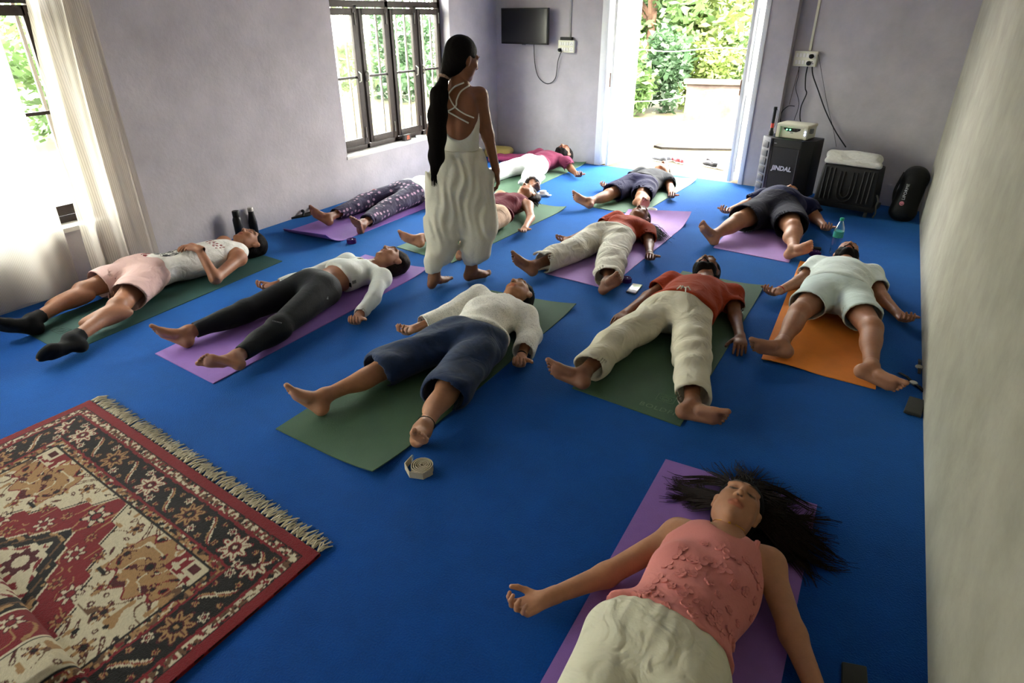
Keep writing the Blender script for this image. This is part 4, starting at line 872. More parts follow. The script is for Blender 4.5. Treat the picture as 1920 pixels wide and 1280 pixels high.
    for i, (x, y) in enumerate(cand):
        r = unit(ray(x+rnd.gauss(0, 3), y+rnd.gauss(0, 3))); h_ = bv.ray_cast(Vector(CAM), Vector(r))
        if h_[0] is None: continue
        z = h_[1].normalized(); x_ = z.orthogonal().normalized(); x_.rotate(Matrix.Rotation(rnd.uniform(0, 6.28), 3, z)); y_ = z.cross(x_); o = bpy.data.objects.new('applique_flower', var[rnd.randrange(4)]); COL.objects.link(o); p = h_[0]; k = rnd.uniform(0.8, 1.3)
        o.matrix_basis = Matrix(((x_[0]*k, y_[0]*k, z[0], p[0]), (x_[1]*k, y_[1]*k, z[1], p[1]), (x_[2]*k, y_[2]*k, z[2], p[2]), (0, 0, 0, 1))); attach(o, top)
    for d in 'LR':
        b_ = (J['shL']+J['shR'])/2; p = J['sh'+d]+(b_-J['sh'+d])*0.32; m = MB(); m.tube(curve3([p+V3(0, 0.05, -0.02), p+V3(0, 0.035, 0.045), p+V3(0, -0.03, 0.066), p+V3(0, -0.09, 0.070)]), 0.011, 8); m.build('shoulder_strap', pk, e, smooth=True)
    m = MB(); nk = J['neck']*0.55+J['head']*0.45; ax = unit(J['head']-J['neck']); ring(m, nk-ax*0.025, unit(ax+V3(0, 0, 0.5)), 0.059, 0.0014, 40); m.tube([nk+V3(0, -0.05, 0.048), nk+V3(0, -0.062, 0.046)], 0.006, 8); m.build('gold_necklace', M('gold', srgb(212, 160, 60), 0.3, metal=1.0), e, smooth=True)
    return J, e, top
rust_man(); mint_man(); blouse_woman(); leggings_woman(); tank_man(); purple_person(); maroon_woman(); white_man(); dark_man(); rust_woman(); navy_man(); PINK = pink_woman()
# --- standing woman, seen from behind
def standing_woman():
    Mf = fl(848, 530, 0); Aw = unit(V3(Mf[0], Mf[1], 0)); Rv = V3(Aw[1], -Aw[0], 0); Z = V3(0, 0, 1); s = 0.98
    def P(x, y, d=0.0): return onplane(x, y, Mf+Aw*d, Aw)
    g = lambda x, y, d=0.0: P(740+x/2.56, 60+y/2.56, d)
    J = dict(head=P(869, 112), neck=P(860, 157), shL=P(822, 177, .02), shR=P(899, 178), elL=P(812, 250, .06), wrL=P(818, 312, .10), haL=P(822, 340, .12), elR=P(915, 254), wrR=P(930, 319), haR=P(937, 350), pel=P(862, 306), hiL=P(842, 318), hiR=P(884, 316),
        knL=P(828, 425, -.03), knR=P(896, 420, .03)); J['anL'] = fl(814, 520, 0.085); J['anR'] = fl(884, 506, 0.085)
    e = empty('person', (Mf[0], Mf[1], 0)); tag(e, 'person in white camisole and white harem trousers standing, long black ponytail', 'person')
    col = np.array(srgb(128, 80, 52)); lat = Rv; tf = unit(Aw*0.93+Rv*0.35); tl = unit(np.cross(tf, Z)); R = (tl, tf, Z)
    mid = (J['shL']+J['shR'])/2; neck = J['neck']; pel = J['pel']; T = neck[2]-pel[2]; waist = P(862, 272)
    B = [ell(mid-Z*T*0.24, R, (0.142*s, 0.098*s, T*0.36), None, 0.05), ell(waist+Z*0.04, R, (0.118*s, 0.088*s, T*0.32), None, 0.05), ell(pel, R, (0.165*s, 0.115*s, 0.13*s), None, 0.05), ell(pel-tf*0.04-Z*0.03, R, (0.15*s, 0.09, 0.10), None, 0.05),
         cone(J['shL']-Z*0.012, J['shR']-Z*0.012, 0.050*s, 0.050*s, None, 0.05), cone(mid-Z*0.04, neck+Z*0.02, 0.072*s, 0.052*s, None, 0.05), cone(neck-Z*0.02, J['head']-Z*0.03, 0.052*s, 0.048*s, None, 0.03)]
    for q in (-1, 1): B += [ell(mid-Z*T*0.30+tl*q*0.068+tf*0.07, R, (0.062, 0.055, 0.065), None, 0.04), ell(mid-Z*T*0.16+tl*q*0.075-tf*0.06, R, (0.055, 0.035, 0.09), None, 0.05)]
    for d in 'LR':
        B += [cone(J['sh'+d], J['el'+d], 0.050*s, 0.040*s, None, 0.035), cone(J['el'+d], J['wr'+d], 0.041*s, 0.026*s, None, 0.025), cone(J['hi'+d], J['kn'+d], 0.09, 0.06, None, 0.05), cone(J['kn'+d], J['an'+d], 0.056, 0.036, None, 0.03)]
    groove = [cone(mid-Z*0.10-tf*0.112, waist-tf*0.108, 0.012, 0.014, None, 0.03)]
    ch = [chunk(B, 0.0100, col, sub=groove)]
    fd = unit(Rv*0.80+Aw*0.45-Z*0.30); ud = unit(Z+fd*0.30)
    dark = tuple(col*0.95); palm = tuple(col*1.15)
    H = head_prims(J['head'], fd, ud, s, None, tuple(col*np.array((0.95, 0.62, 0.62)))) + [cone(neck-Z*0.02, J['head']-Z*0.03, 0.052, 0.048, None, 0.03)]
    ch.append(chunk(H, 0.0042, col, 0.0022, lo=J['head']-0.19, hi=J['head']+0.17))
    for d in 'LR':
        w = J['wr'+d]; hd = unit(J['ha'+d]-w+Z*-0.05); n = unit(-Rv if d == 'R' else Rv)
        hp = hand_prims(w, hd, n, (1 if d == 'R' else -1)*(1 if True else 1), s, (0.35, 0.45, 0.3), dark, dark); hp.append(cone(J['el'+d], w, 0.041, 0.026, None, 0.02))
        v, q, c = chunk(hp, 0.0042, col, lo=w-0.21, hi=w+0.21); keep = ((v-w)@hd > -0.05)[q].all(1); ch.append((v, q[keep], c))
    for d, t in (('L', unit(Aw*0.75+Rv*0.55)), ('R', unit(Rv*0.95+Aw*0.45))):
        a = J['an'+d]; fp = foot_prims(a, t, -Z, d == 'R', s, dark, dark); fp.append(cone(J['kn'+d], a, 0.056, 0.036, None, 0.03))
        v, q, c = chunk(fp, 0.0042, col, zmin=0.0006, lo=a-0.22, hi=a+0.22); keep = (v[:, 2] < a[2]+0.07)[q].all(1); ch.append((v, q[keep], c))
    body = link('body', sdf_mesh('body', ch), SKIN, e)
    wt = cloth('white_camisole_jersey', srgb(222, 220, 208), crease=0.2)
    G = [capped(ell(mid-Z*T*0.24, R, (0.150*s, 0.106*s, T*0.37), None, 0.05), (waist-Z*0.085, -Z)), capped(ell(waist+Z*0.04, R, (0.126*s, 0.096*s, T*0.40), None, 0.05), (waist-Z*0.085, -Z))]
    G.append(capped(cone(waist+Z*0.03, waist-Z*0.10, 0.118, 0.150, None, 0.03, flat=tf, f=0.80), (waist-Z*0.085, -Z)))
    for q in (-1, 1): G.append(ell(mid-Z*T*0.30+tl*q*0.068+tf*0.072, R, (0.066, 0.059, 0.069), None, 0.04))
    bk = g(295, 385); S = [ell(bk-Aw*0.12-Z*0.0, (Rv, Aw, Z), (0.135, 0.14, 0.165), None, 0.01), ell(mid+Z*0.02, (Rv, Aw, Z), (0.3, 0.3, 0.10), None, 0.02)]
    for d in 'LR': S.append(cone(J['sh'+d]-Z*0.05, J['el'+d], 0.062, 0.05, None, 0.01))
    garment('camisole', G, wt, e, 0.0065, S, wrinkle(Z, 0.002, 60, 4, 0.3), zmin=None)
    dg = bpy.context.evaluated_depsgraph_get(); from mathutils.bvhtree import BVHTree
    bv = BVHTree.FromPolygons([v.co[:] for v in body.data.vertices], [p.vertices[:] for p in body.data.polygons])
    def hit(x, y):
        r = unit(ray(740+x/2.56, 60+y/2.56)); h = bv.ray_cast(Vector(CAM), Vector(r))
        return np.array(h[0])-r*0.004 if h[0] is not None else None
    def smoothline(pts, n=6):
        out = []
        for i in range(len(pts)-1):
            p0, p1, p2, p3 = (np.array(pts[max(0, min(len(pts)-1, i+k))], float) for k in (-1, 0, 1, 2))
            for j in range(n):
                t = j/n; out.append(0.5*((2*p1)+(-p0+p2)*t+(2*p0-5*p1+4*p2-p3)*t*t+(-p0+3*p1-3*p2+p3)*t**3))
        return out+[np.array(pts[-1], float)]
    for ln in ([(332, 243), (285, 265), (250, 310), (228, 352)], [(358, 257), (318, 285), (298, 325), (290, 360), (228, 392)], [(250, 283), (268, 325), (290, 360), (330, 390), (380, 412)], [(225, 345), (240, 372), (300, 407), (355, 437)]):
        pts = [hit(*q) for q in smoothline(ln)]; pts = [q for q in pts if q is not None]
        if len(pts) > 2: m = MB(); m.tube(pts, 0.0048, 6); m.build('strap', wt, e, smooth=True)
    # harem trousers
    hw = lambda x, y, d=0: P(x, y, d)
    Pp = [capped(ell(P(861, 318), R, (0.195, 0.15, 0.20), None, 0.06), (waist-Z*0.035, Z)), capped(cone(P(861, 270), P(861, 300), 0.142, 0.165, None, 0.05, flat=tf, f=0.80), (waist-Z*0.035, Z)),
          cone(P(838, 345), P(831, 425), 0.150, 0.128, None, 0.05), cone(P(886, 345), P(897, 425), 0.150, 0.132, None, 0.05),
          cone(P(831, 425), P(828, 470, -.02), 0.128, 0.098, None, 0.04), cone(P(897, 425), P(891, 468, .0), 0.132, 0.105, None, 0.04),
          cone(P(864, 330), P(866, 405), 0.15, 0.12, None, 0.06)]
    for d, kx in (('L', (826, 470)), ('R', (890, 468))):
        a = J['an'+d]+Z*0.055; k0 = P(*kx); Pp += [cone(k0, a+Z*0.055, 0.098, 0.066, None, 0.03), capped(cone(a+Z*0.06, a-Z*0.02, 0.062, 0.054, None, 0.012), (a-Z*0.005, -Z))]
    pl = wrinkle(Rv, 0.013, 85, 12, 0.10); p2 = wrinkle(Z, 0.005, 45, 3, 0.6); zt, zb = waist[2], 0.15
    def nz(X): f = np.clip((zt-X[:, 2])/0.12, 0.25, 1)*np.clip((X[:, 2]-0.25)/0.3, 0.25, 1); return pl(X)*f+p2(X)*np.clip((0.55-X[:, 2])/0.3, 0.1, 1)
    garment('harem_trousers', Pp, cloth('white_viscose', srgb(214, 210, 194), crease=0.25), e, 0.0065, (), nz, zmin=None)
    m = MB(); wb = waist-Z*0.04
    for i in range(40):
        a = 2*math.pi*i/40; m.tube([wb+tl*math.cos(a)*0.142+tf*math.sin(a)*0.112+Z*0.012, wb+tl*math.cos(a)*0.148+tf*math.sin(a)*0.118-Z*0.03], [0.010, 0.009], 6)
    m.build('gathered_waistband', cloth('white_viscose', srgb(214, 210, 194)), e, smooth=True)
    # hair
    hp, hs = hair_prims(J['head'], fd, ud, s); r_ = np.cross(fd, ud)
    hp[0]['rad'] = hp[0]['rad']*1.05; tie = P(833, 143, -.03)
    hp += [cone(J['head']-fd*0.05+ud*0.0, tie, 0.075, 0.03, None, 0.05)]
    garment('hair', hp, HAIR, e, 0.0055, hs, wrinkle(unit(np.cross(fd, Z)), 0.0015, 160, 5, 0.3), zmin=None)
    pts = [tie, g(215, 300, -.12), g(206, 400, -.15), g(204, 500, -.16), g(200, 600, -.16), g(188, 690, -.16)]; rad = [0.024, 0.050, 0.056, 0.054, 0.046, 0.018]
    Pt = [cone(pts[i], pts[i+1], rad[i], rad[i+1], None, 0.03, flat=Aw, f=0.6) for i in range(5)]
    garment('ponytail', Pt, HAIR, e, 0.006, (), wrinkle(unit(Rv+Aw*0.3), 0.0012, 190, 9, 0.06), zmin=None)
    cs = []
    for i in range(70):
        a = rnd.uniform(-1, 1); cs.append([np.array(p)+Rv*a*r*0.95-Aw*0.5*r*math.sqrt(max(0, 1-a*a)) for p, r in zip(pts, rad)]+[pts[-1]+Rv*a*0.02-Z*rnd.uniform(0.01, 0.07)])
    strands('ponytail_strands', cs, HAIR, e, 0.004)
    m = MB(); ring(m, tie-Z*0.005, unit(pts[1]-tie+Aw*0.05), 0.027, 0.012, 14); m.build('scrunchie', M('beige_scrunchie', srgb(176, 150, 130), 0.8, col2=srgb(60, 45, 40), vscale=70), e, smooth=True)
standing_woman()

# ================================================================ yoga mats
def mat_material(name, c, c2=None): return M(name, c, 0.75, col2=c2 or tuple(q*0.86 for q in c), vscale=5, bump=0.25, bscale=260)
def yoga_mat(corners, mat, label, lift=None, under=None, th=0.005, group=None):
    """corners on the floor: foot-left, foot-right, head-right, head-left; lift(u across 0..1, v foot->head 0..1) gives the height of the curl"""
    c = [np.array(q[:2], float) for q in corners]; nu, nv = 14, 44; e = np.zeros((nu+1, nv+1, 3))
    for i in range(nu+1):
        for j in range(nv+1):
            u, v = i/nu, j/nv; p = (c[0]*(1-u)+c[1]*u)*(1-v)+(c[3]*(1-u)+c[2]*u)*v; dz = 0.0; sh = np.zeros(2)
            if lift: dz, sh = lift(u, v)
            e[i, j] = (p[0]+sh[0], p[1]+sh[1], 0.0006+dz)
    idx = lambda i, j, t: (i*(nv+1)+j)*2+t; vs = []; du = np.gradient(e, axis=0); dv = np.gradient(e, axis=1); n = np.cross(du, dv); n /= np.linalg.norm(n, axis=-1, keepdims=True)+1e-9
    for i in range(nu+1):
        for j in range(nv+1): vs += [e[i, j], e[i, j]+n[i, j]*th]
    f = []; mi = []
    for i in range(nu):
        for j in range(nv): f.append((idx(i, j, 1), idx(i+1, j, 1), idx(i+1, j+1, 1), idx(i, j+1, 1))); f.append((idx(i, j, 0), idx(i, j+1, 0), idx(i+1, j+1, 0), idx(i+1, j, 0)))
    for i in range(nu): f.append((idx(i, 0, 0), idx(i+1, 0, 0), idx(i+1, 0, 1), idx(i, 0, 1))); f.append((idx(i, nv, 1), idx(i+1, nv, 1), idx(i+1, nv, 0), idx(i, nv, 0)))
    for j in range(nv): f.append((idx(0, j, 1), idx(0, j+1, 1), idx(0, j+1, 0), idx(0, j, 0))); f.append((idx(nu, j, 0), idx(nu, j+1, 0), idx(nu, j+1, 1), idx(nu, j, 1)))
    ctr = sum(c)/4; m = MB(); m.add([np.array(q)-np.array((ctr[0], ctr[1], 0)) for q in vs], f); o = m.build('yoga_mat', mat, smooth=True, sharp=60); o.location = (ctr[0], ctr[1], 0)
    return tag(o, label, 'yoga mat')
GREEN = mat_material('green_mat', srgb(62, 90, 66)); GREEN2 = mat_material('pale_green_mat', srgb(90, 122, 96)); TEAL = mat_material('dark_teal_mat', srgb(34, 74, 68)); PURPLE = mat_material('purple_mat', srgb(142, 102, 178)); LAV = mat_material('lavender_mat', srgb(178, 140, 204)); ORANGE = mat_material('orange_mat', srgb(236, 138, 48))
def corner_lift(du=1, dv=1, h=0.025, r=0.22):
    def f(u, v):
        a = (1-u if du else u)*0.61; b = (1-v if dv else v)*1.85; d = max(0, 1-(a+b)/r); return h*d*d, (0, 0)
    return f
def foot_roll(h=0.05, r=0.14, tilt=0.4):
    def f(u, v):
        d = max(0, 1-v*1.85/(r*(0.5+tilt*2*u))); return h*d*d*(0.5+u), (0, 0.05*d*d)
    return f
yoga_mat([(-0.512, 0.30), (0.10, 0.30), (0.102, 2.273), (-0.512, 2.26)], PURPLE, 'purple yoga mat under the person in the pink top')
yoga_mat([(-2.187, 1.577), (-1.554, 1.535), (-1.535, 3.561), (-2.178, 3.516)], GREEN, 'dark green yoga mat under the person in the white eyelet blouse', lambda u, v: (lambda d, g: (0.03*d*d+0.02*g*g, (0, 0)))(max(0, 1-((1-u)*0.61+v*1.85)/0.3), max(0, 1-((1-u)*0.61+(1-v)*1.85)/0.25)))
yoga_mat([(-1.12, 2.60), (-0.529, 2.538), (-0.50, 4.515), (-1.10, 4.56)], GREEN, 'dark green yoga mat under the person in the rust T-shirt', corner_lift(h=0.02))
yoga_mat([(-0.317, 3.405), (0.262, 3.368), (0.224, 5.159), (-0.352, 5.228)], ORANGE, 'bright orange yoga mat near the right wall', lambda u, v: (0.012*max(0, math.sin(u*5+0.5))*max(0, 1-v*9), (0, 0)))
yoga_mat([(-3.38, 1.758), (-2.80, 1.704), (-2.803, 3.622), (-3.461, 3.655)], PURPLE, 'purple yoga mat under the person in black leggings', corner_lift(h=0.02))
yoga_mat([(-4.40, 1.54), (-3.83, 1.50), (-3.935, 3.214), (-4.52, 3.26)], TEAL, 'dark teal yoga mat along the curtain wall')
yoga_mat([(-4.505, 3.70), (-3.875, 3.60), (-3.86, 5.45), (-4.47, 5.50)], PURPLE, 'purple yoga mat with its foot end curling up near the wall', foot_roll(0.07, 0.22))
yoga_mat([(-3.36, 3.93), (-2.735, 3.84), (-2.612, 5.694), (-3.22, 5.76)], GREEN2, 'green yoga mat under the person in the maroon top', corner_lift(h=0.025))
yoga_mat([(-3.90, 5.93), (-3.31, 5.88), (-3.315, 7.80), (-3.91, 7.82)], GREEN2, 'green yoga mat under the person in white trousers', corner_lift(h=0.02))
yoga_mat([(-2.48, 5.88), (-1.90, 5.84), (-1.787, 7.55), (-2.38, 7.60)], GREEN2, 'green yoga mat reaching the open door', corner_lift(h=0.035, r=0.3))
yoga_mat([(-1.99, 4.00), (-1.47, 3.945), (-1.406, 5.903), (-2.04, 5.95)], LAV, 'lavender yoga mat with its head end curling up', lambda u, v: (lambda d: (0.075*d*d*(0.25+u), (0, -0.03*d*d)))(max(0, 1-(1-v)*1.85/(0.12+0.2*u))))
yoga_mat([(-1.031, 5.215), (-0.424, 5.146), (-0.415, 6.9), (-1.01, 6.95)], LAV, 'lavender yoga mat in front of the loudspeaker')
# embossed lettering and logo
EMB = M('embossed_green', srgb(88, 112, 84), 0.6); rm = [o for o in COL.objects if o.name.startswith('yoga_mat') and 'rust T-shirt' in o.get('label', '')][0]
lettering('BOLDFIT', 0.05, EMB, rm, (-0.655, 2.628, 0.0062), (1, -0.06, 0), (0.06, 1, 0), 0.0006, spacing=1.15)
def emblem(parent, c, r, mat, ang=0.0):
    m = MB(); q = lambda x, y: (c[0]+x*math.cos(ang)-y*math.sin(ang), c[1]+x*math.sin(ang)+y*math.cos(ang), c[2])
    for a, b in (((-r, -r*.7), (r, -r*.7)), ((r, -r*.7), (r, r*.7)), ((r, r*.7), (-r, r*.7)), ((-r, r*.7), (-r, -r*.7))): m.tube([q(*a), q(*b)], 0.0016, 5)
    for k in (0.45, 0.25): m.tube([q(r*k*math.cos(t*0.5236)*1.5, r*k*math.sin(t*0.5236)) for t in range(13)], 0.0016, 5)
    m.build('emblem', mat, parent)
emblem(rm, (-0.66, 2.735, 0.006), 0.045, EMB); tm = [o for o in COL.objects if 'dark teal' in o.get('label', '')][0]; emblem(tm, (-4.17, 1.66, 0.006), 0.05, M('embossed_teal', srgb(20, 46, 44), 0.6))

# ================================================================ patterned rug with fringe
def rug():
    A = np.array((-3.20, 1.285)); B = np.array((-1.43, 1.105)); W = float(np.linalg.norm(B-A)); U = (B-A)/W; Vd = np.array((-0.03, -1.0)); Vd /= np.linalg.norm(Vd); LEN = 2.45
    h = 0.0047; nu = int(W/h); vv = np.concatenate([np.arange(0, 1.22, h), np.linspace(1.23, LEN, 60)]); uu = np.linspace(0, W, nu)
    u, v = np.meshgrid(uu, vv, indexing='ij'); shp = u.shape
    RED = np.array(srgb(134, 22, 34)); BLK = np.array(srgb(26, 18, 18)); CRM = np.array(srgb(218, 204, 174)); TAN = np.array(srgb(176, 134, 88)); BRN = np.array(srgb(112, 78, 54)); DRD = np.array(srgb(84, 16, 26))
    C = np.zeros(shp+(3,)); d = np.minimum(np.minimum(u, W-u), np.minimum(v, LEN-v))
    top = (v <= np.minimum(u, W-u)); sx = np.where(top, u-W/2, v-0.17); sd = np.where(top, 1, np.where(u < W/2, -1, 1))
    r_ = np.random.RandomState(3)
    def vn(x, y, sc, seed):                                    # value noise
        g = np.random.RandomState(seed).rand(64, 64); x = x*sc; y = y*sc; i = np.floor(x).astype(int); j = np.floor(y).astype(int); a = x-i; b = y-j; a = a*a*(3-2*a); b = b*b*(3-2*b); G = lambda p, q: g[p % 64, q % 64]
        return (G(i, j)*(1-a)+G(i+1, j)*a)*(1-b)+(G(i, j+1)*(1-a)+G(i+1, j+1)*a)*b
    wob = (vn(u, v, 60, 1)-0.5)*0.006; d = d+wob*0.5
    def put(mask, col): C[mask] = col
    def speck(mask, base, cols, sc, seed):
        put(mask, base)
        for i, c in enumerate(cols): put(mask & (vn(u+0.37*i, v, sc, seed+i) > 0.66), c)
    put(d >= 0, RED); speck((d > .050) & (d < .082), BRN, (CRM, BLK, RED, CRM), 85, 10); put((d > .046) & (d < .051), BLK); put((d > .082) & (d < .094), RED)
    band = (d >= .094) & (d < .232); put(band, BLK); put((d >= .226) & (d < .236), RED); speck((d >= .236) & (d < .272), TAN, (CRM, BRN, RED, BLK), 75, 20); put((d >= .266) & (d < .276), BLK)
    # leaves, rosettes and small flowers in the black band
    dc = d-.163; per = 0.30; ph = (sx/per+0.5) % 1.0-0.5; x = ph*per; cell = np.floor(sx/per+0.5)
    def flower(cx, cy, R, n, pc, out, cen, m0):
        dx, dy = x-cx, dc-cy; rr = np.hypot(dx, dy)+1e-6; th = np.arctan2(dy, dx); e = R*(0.80+0.20*np.cos(n*th))
        put(m0 & (rr < e*1.12), out); put(m0 & (rr < e), pc); put(m0 & (rr < e*0.85) & (np.abs(np.sin(n*th/2)) < 0.28) & (rr > R*0.42), out); put(m0 & (rr < R*0.42), out); put(m0 & (rr < R*0.32), cen); put(m0 & (rr < R*0.14), pc)
    for q in (-1, 1):                                           # feathered leaves between rosettes
        lx = x*q-0.150; yy = dc*q; cv = yy-0.55*lx-0.022*np.sin(lx*40); L_ = np.hypot(lx, yy); wv = 0.017*np.clip(1-(L_/0.078)**2, 0, 1)*(1+0.25*np.sin(L_*420))
        m = band & (np.abs(cv) < wv) & (L_ < 0.078); put(m, TAN); put(m & (cv > 0.002), CRM); put(m & (np.abs(cv) < 0.0035), RED)
    for cx, cy, R, n in ((0.072, 0.042, 0.021, 6), (-0.072, -0.042, 0.021, 6), (0.085, -0.030, 0.014, 5), (-0.085, 0.030, 0.014, 5), (0.128, 0.046, 0.013, 5), (-0.128, -0.046, 0.013, 5)): flower(cx, cy, R, n, CRM if R > .02 else TAN, DRD, RED, band)
    ev = band & ((cell % 2) == 0); od = band & ((cell % 2) != 0); flower(0, 0, 0.062, 8, CRM, RED, DRD, ev); flower(0, 0, 0.060, 8, TAN, DRD, BLK, od)
    # field with stepped red medallion, cream ground and tan corner pieces
    F = d >= .276; us = np.abs(u-W/2); fv = v-.276; put(F, CRM)
    um = us+0.4; fil = np.sin(um*58+2.6*np.sin(v*34))*np.sin(v*58+2.6*np.sin(um*34)); put(F & (fil > 0.60), BRN); put(F & (fil > 0.72), DRD); put(F & (fil > 0.90), CRM); put(F & (vn(um, v, 34, 31) > 0.80), TAN); put(F & (vn(um, v, 30, 33) > 0.86), BLK); put(F & (np.abs(vn(um, v, 12, 35)-0.5) < 0.014), BRN)
    cg = F & (us > 0.20) & (np.hypot((us-0.42)*1.0, (fv-0.115)*1.35) < 0.155+0.022*np.sin(us*70)); put(cg, TAN); put(cg & (fil > 0.62), RED); put(cg & (fil > 0.80), BLK); put(cg & (vn(um, v, 26, 41) > 0.84), DRD); put(cg & (np.abs(vn(um, v, 14, 47)-0.5) < 0.02), CRM)
    ce = F & (np.abs(np.hypot((us-0.42), (fv-0.115)*1.35)-0.155-0.022*np.sin(us*70)) < 0.0045); put(ce, RED)
    cr = F & (us > 0.46) & (fv < 0.085) & (us < 0.60); put(cr, RED); put(cr & (vn(u, v, 60, 43) > 0.66), CRM); put(cr & (us > 0.53) & (fv < 0.06), CRM); put(cr & (us > 0.545) & (us < 0.585) & (fv > 0.012) & (fv < 0.048), DRD)
    st = np.floor(fv/0.085)*0.085+0.5*(fv % 0.085); prof = np.clip(0.03+st*0.98, 0, 0.44); prof = np.where(fv > 0.62, np.clip(0.44-(st-0.6), 0, .44), prof)
    med = F & (us < prof); edge = F & (us < prof+0.014) & ~med; put(edge, BLK); put(F & (us < prof+0.006) & ~med, CRM); put(med, RED)
    put(med & (np.abs(vn(um, v, 13, 53)-0.5) < 0.016), TAN)
    def spot(cu, cv_, R, n, pc, out, cen):
        dx, dy = us-cu, fv-cv_; rr = np.hypot(dx, dy)+1e-6; th = np.arctan2(dy, dx); e_ = R*(0.72+0.28*np.cos(n*th+cu*40)); m0 = F
        put(m0 & (rr < e_*1.18), out); put(m0 & (rr < e_), pc); put(m0 & (rr < R*0.45), out); put(m0 & (rr < R*0.32), cen)
    for cu, cv_, R in ((0.0, 0.105, 0.052), (0.13, 0.24, 0.036), (0.22, 0.20, 0.026), (0.30, 0.33, 0.04), (0.36, 0.26, 0.024), (0.21, 0.34, 0.028), (0.38, 0.40, 0.03), (0.10, 0.17, 0.022), (0.33, 0.50, 0.036)): spot(cu, cv_, R, 7, CRM if R > 0.03 else TAN, BLK if R > 0.045 else DRD, RED)
    for cu, cv_, R in ((0.20, 0.05, 0.028), (0.29, 0.13, 0.03), (0.47, 0.30, 0.03), (0.55, 0.40, 0.034), (0.50, 0.50, 0.026), (0.42, 0.115, 0.045), (0.52, 0.16, 0.024)): spot(cu, cv_, R, 6, TAN, DRD, BLK)
    st2 = np.floor((fv-0.19)/0.055)*0.055+0.6*((fv-0.19) % 0.055); p2 = np.where(fv > 0.19, np.clip(0.02+st2*1.05, 0, 0.28), -1); p2 = np.where(fv > 0.50, np.clip(0.28-(st2-0.31)*1.05, -0.01, .28), p2)
    for k, c in ((0, CRM), (0.010, BLK), (0.045, BRN), (0.055, BLK), (0.085, CRM)): put(F & (us < p2-k), c)
    ii = F & (us < p2-0.085); put(ii & (fil > 0.3), RED); put(F & (us < p2-0.012) & (us > p2-0.045) & (vn(u, v, 45, 61) > 0.68), TAN)
    fl2 = np.hypot(us, fv-0.37); put(F & (fl2 < 0.055+0.008*np.cos(8*np.arctan2(fv-0.37, us))), DRD); put(F & (fl2 < 0.028), CRM)
    C *= (0.64+0.20*vn(u, v, 230, 71))[..., None]
    # height: pile, a ridge where the rug is rucked up towards its near end
    t_ = np.clip((v-0.715)/0.075, 0, 1); rk = np.sqrt(t_*(2-t_))*np.exp(-np.clip(v-0.86, 0, None)/0.2)*np.clip((1.62-u)/0.14, 0, 1)
    z = 0.009+0.0012*vn(u, v, 200, 81)+0.062*rk+0.004*np.sin(u*3+v*4)**2
    X = A[0]+U[0]*u+Vd[0]*v; Y = A[1]+U[1]*u+Vd[1]*v
    P = np.stack([X, Y, z], -1).reshape(-1, 3); c0 = P.mean(0); c0[2] = 0; P = P-c0
    nu_, nv_ = shp; I = np.arange(nu_*nv_).reshape(shp); Q = np.stack([I[:-1, :-1], I[:-1, 1:], I[1:, 1:], I[1:, :-1]], -1).reshape(-1, 4)
    # skirt down to the floor
    rim = np.concatenate([I[:, 0], I[-1, 1:], I[-2::-1, -1], I[0, -2:0:-1]]); base = len(P); low = P[rim].copy(); low[:, 2] = 0.0005; n = len(rim); k = np.arange(n)
    Q = np.concatenate([Q, np.stack([rim[k], rim[(k+1) % n], base+(k+1) % n, base+k], 1)]); P = np.concatenate([P, low]); Cc = np.concatenate([C.reshape(-1, 3), np.tile(RED*0.6, (n, 1))])
    e = empty('rug', (c0[0], c0[1], 0)); tag(e, 'red, black and cream oriental rug with a knotted fringe', 'rug')
    me = sdf_mesh('pile', [(P+c0, Q, Cc)]); link('pile', me, M('wool_pile', (1, 1, 1), 0.95, attr='Col', bump=0.5, bscale=260, spec=0.1, sheen=0.15), e)
    # fringe: knotted tassels, several shared shapes
    FR = M('fringe_cotton', srgb(206, 196, 172), 0.9, col2=srgb(176, 164, 140), vscale=40); var = []
    for q in range(6):
        m = MB(); m.tube([(0, 0, 0.008), (0, 0.012, 0.010)], 0.006, 6)
        for i in range(7):
            a = (i-3)*0.0052; l = rnd.uniform(0.045, 0.078); m.tube([(a*0.4, 0.008, 0.009), (a+rnd.gauss(0, .003), l*0.5, 0.010+rnd.random()*0.006), (a*1.5+rnd.gauss(0, .008), l, 0.003+rnd.random()*0.005)], [0.0034, 0.0030, 0.0016], 5)
        me = m.mesh('tassel'); me.materials.append(FR); me.polygons.foreach_set('use_smooth', [True]*len(me.polygons)); var.append(me)
    ang = math.atan2(U[1], U[0]); N = 58
    for i in range(N):
        t = (i+0.5)/N*W; p = A+U*t; o = bpy.data.objects.new('tassel', var[rnd.randrange(6)]); COL.objects.link(o)
        o.location = (p[0], p[1], 0); o.rotation_euler = (0, 0, ang+rnd.gauss(0, 0.16)); o.parent = e; o.matrix_parent_inverse = wmat(e).inverted()
rug()

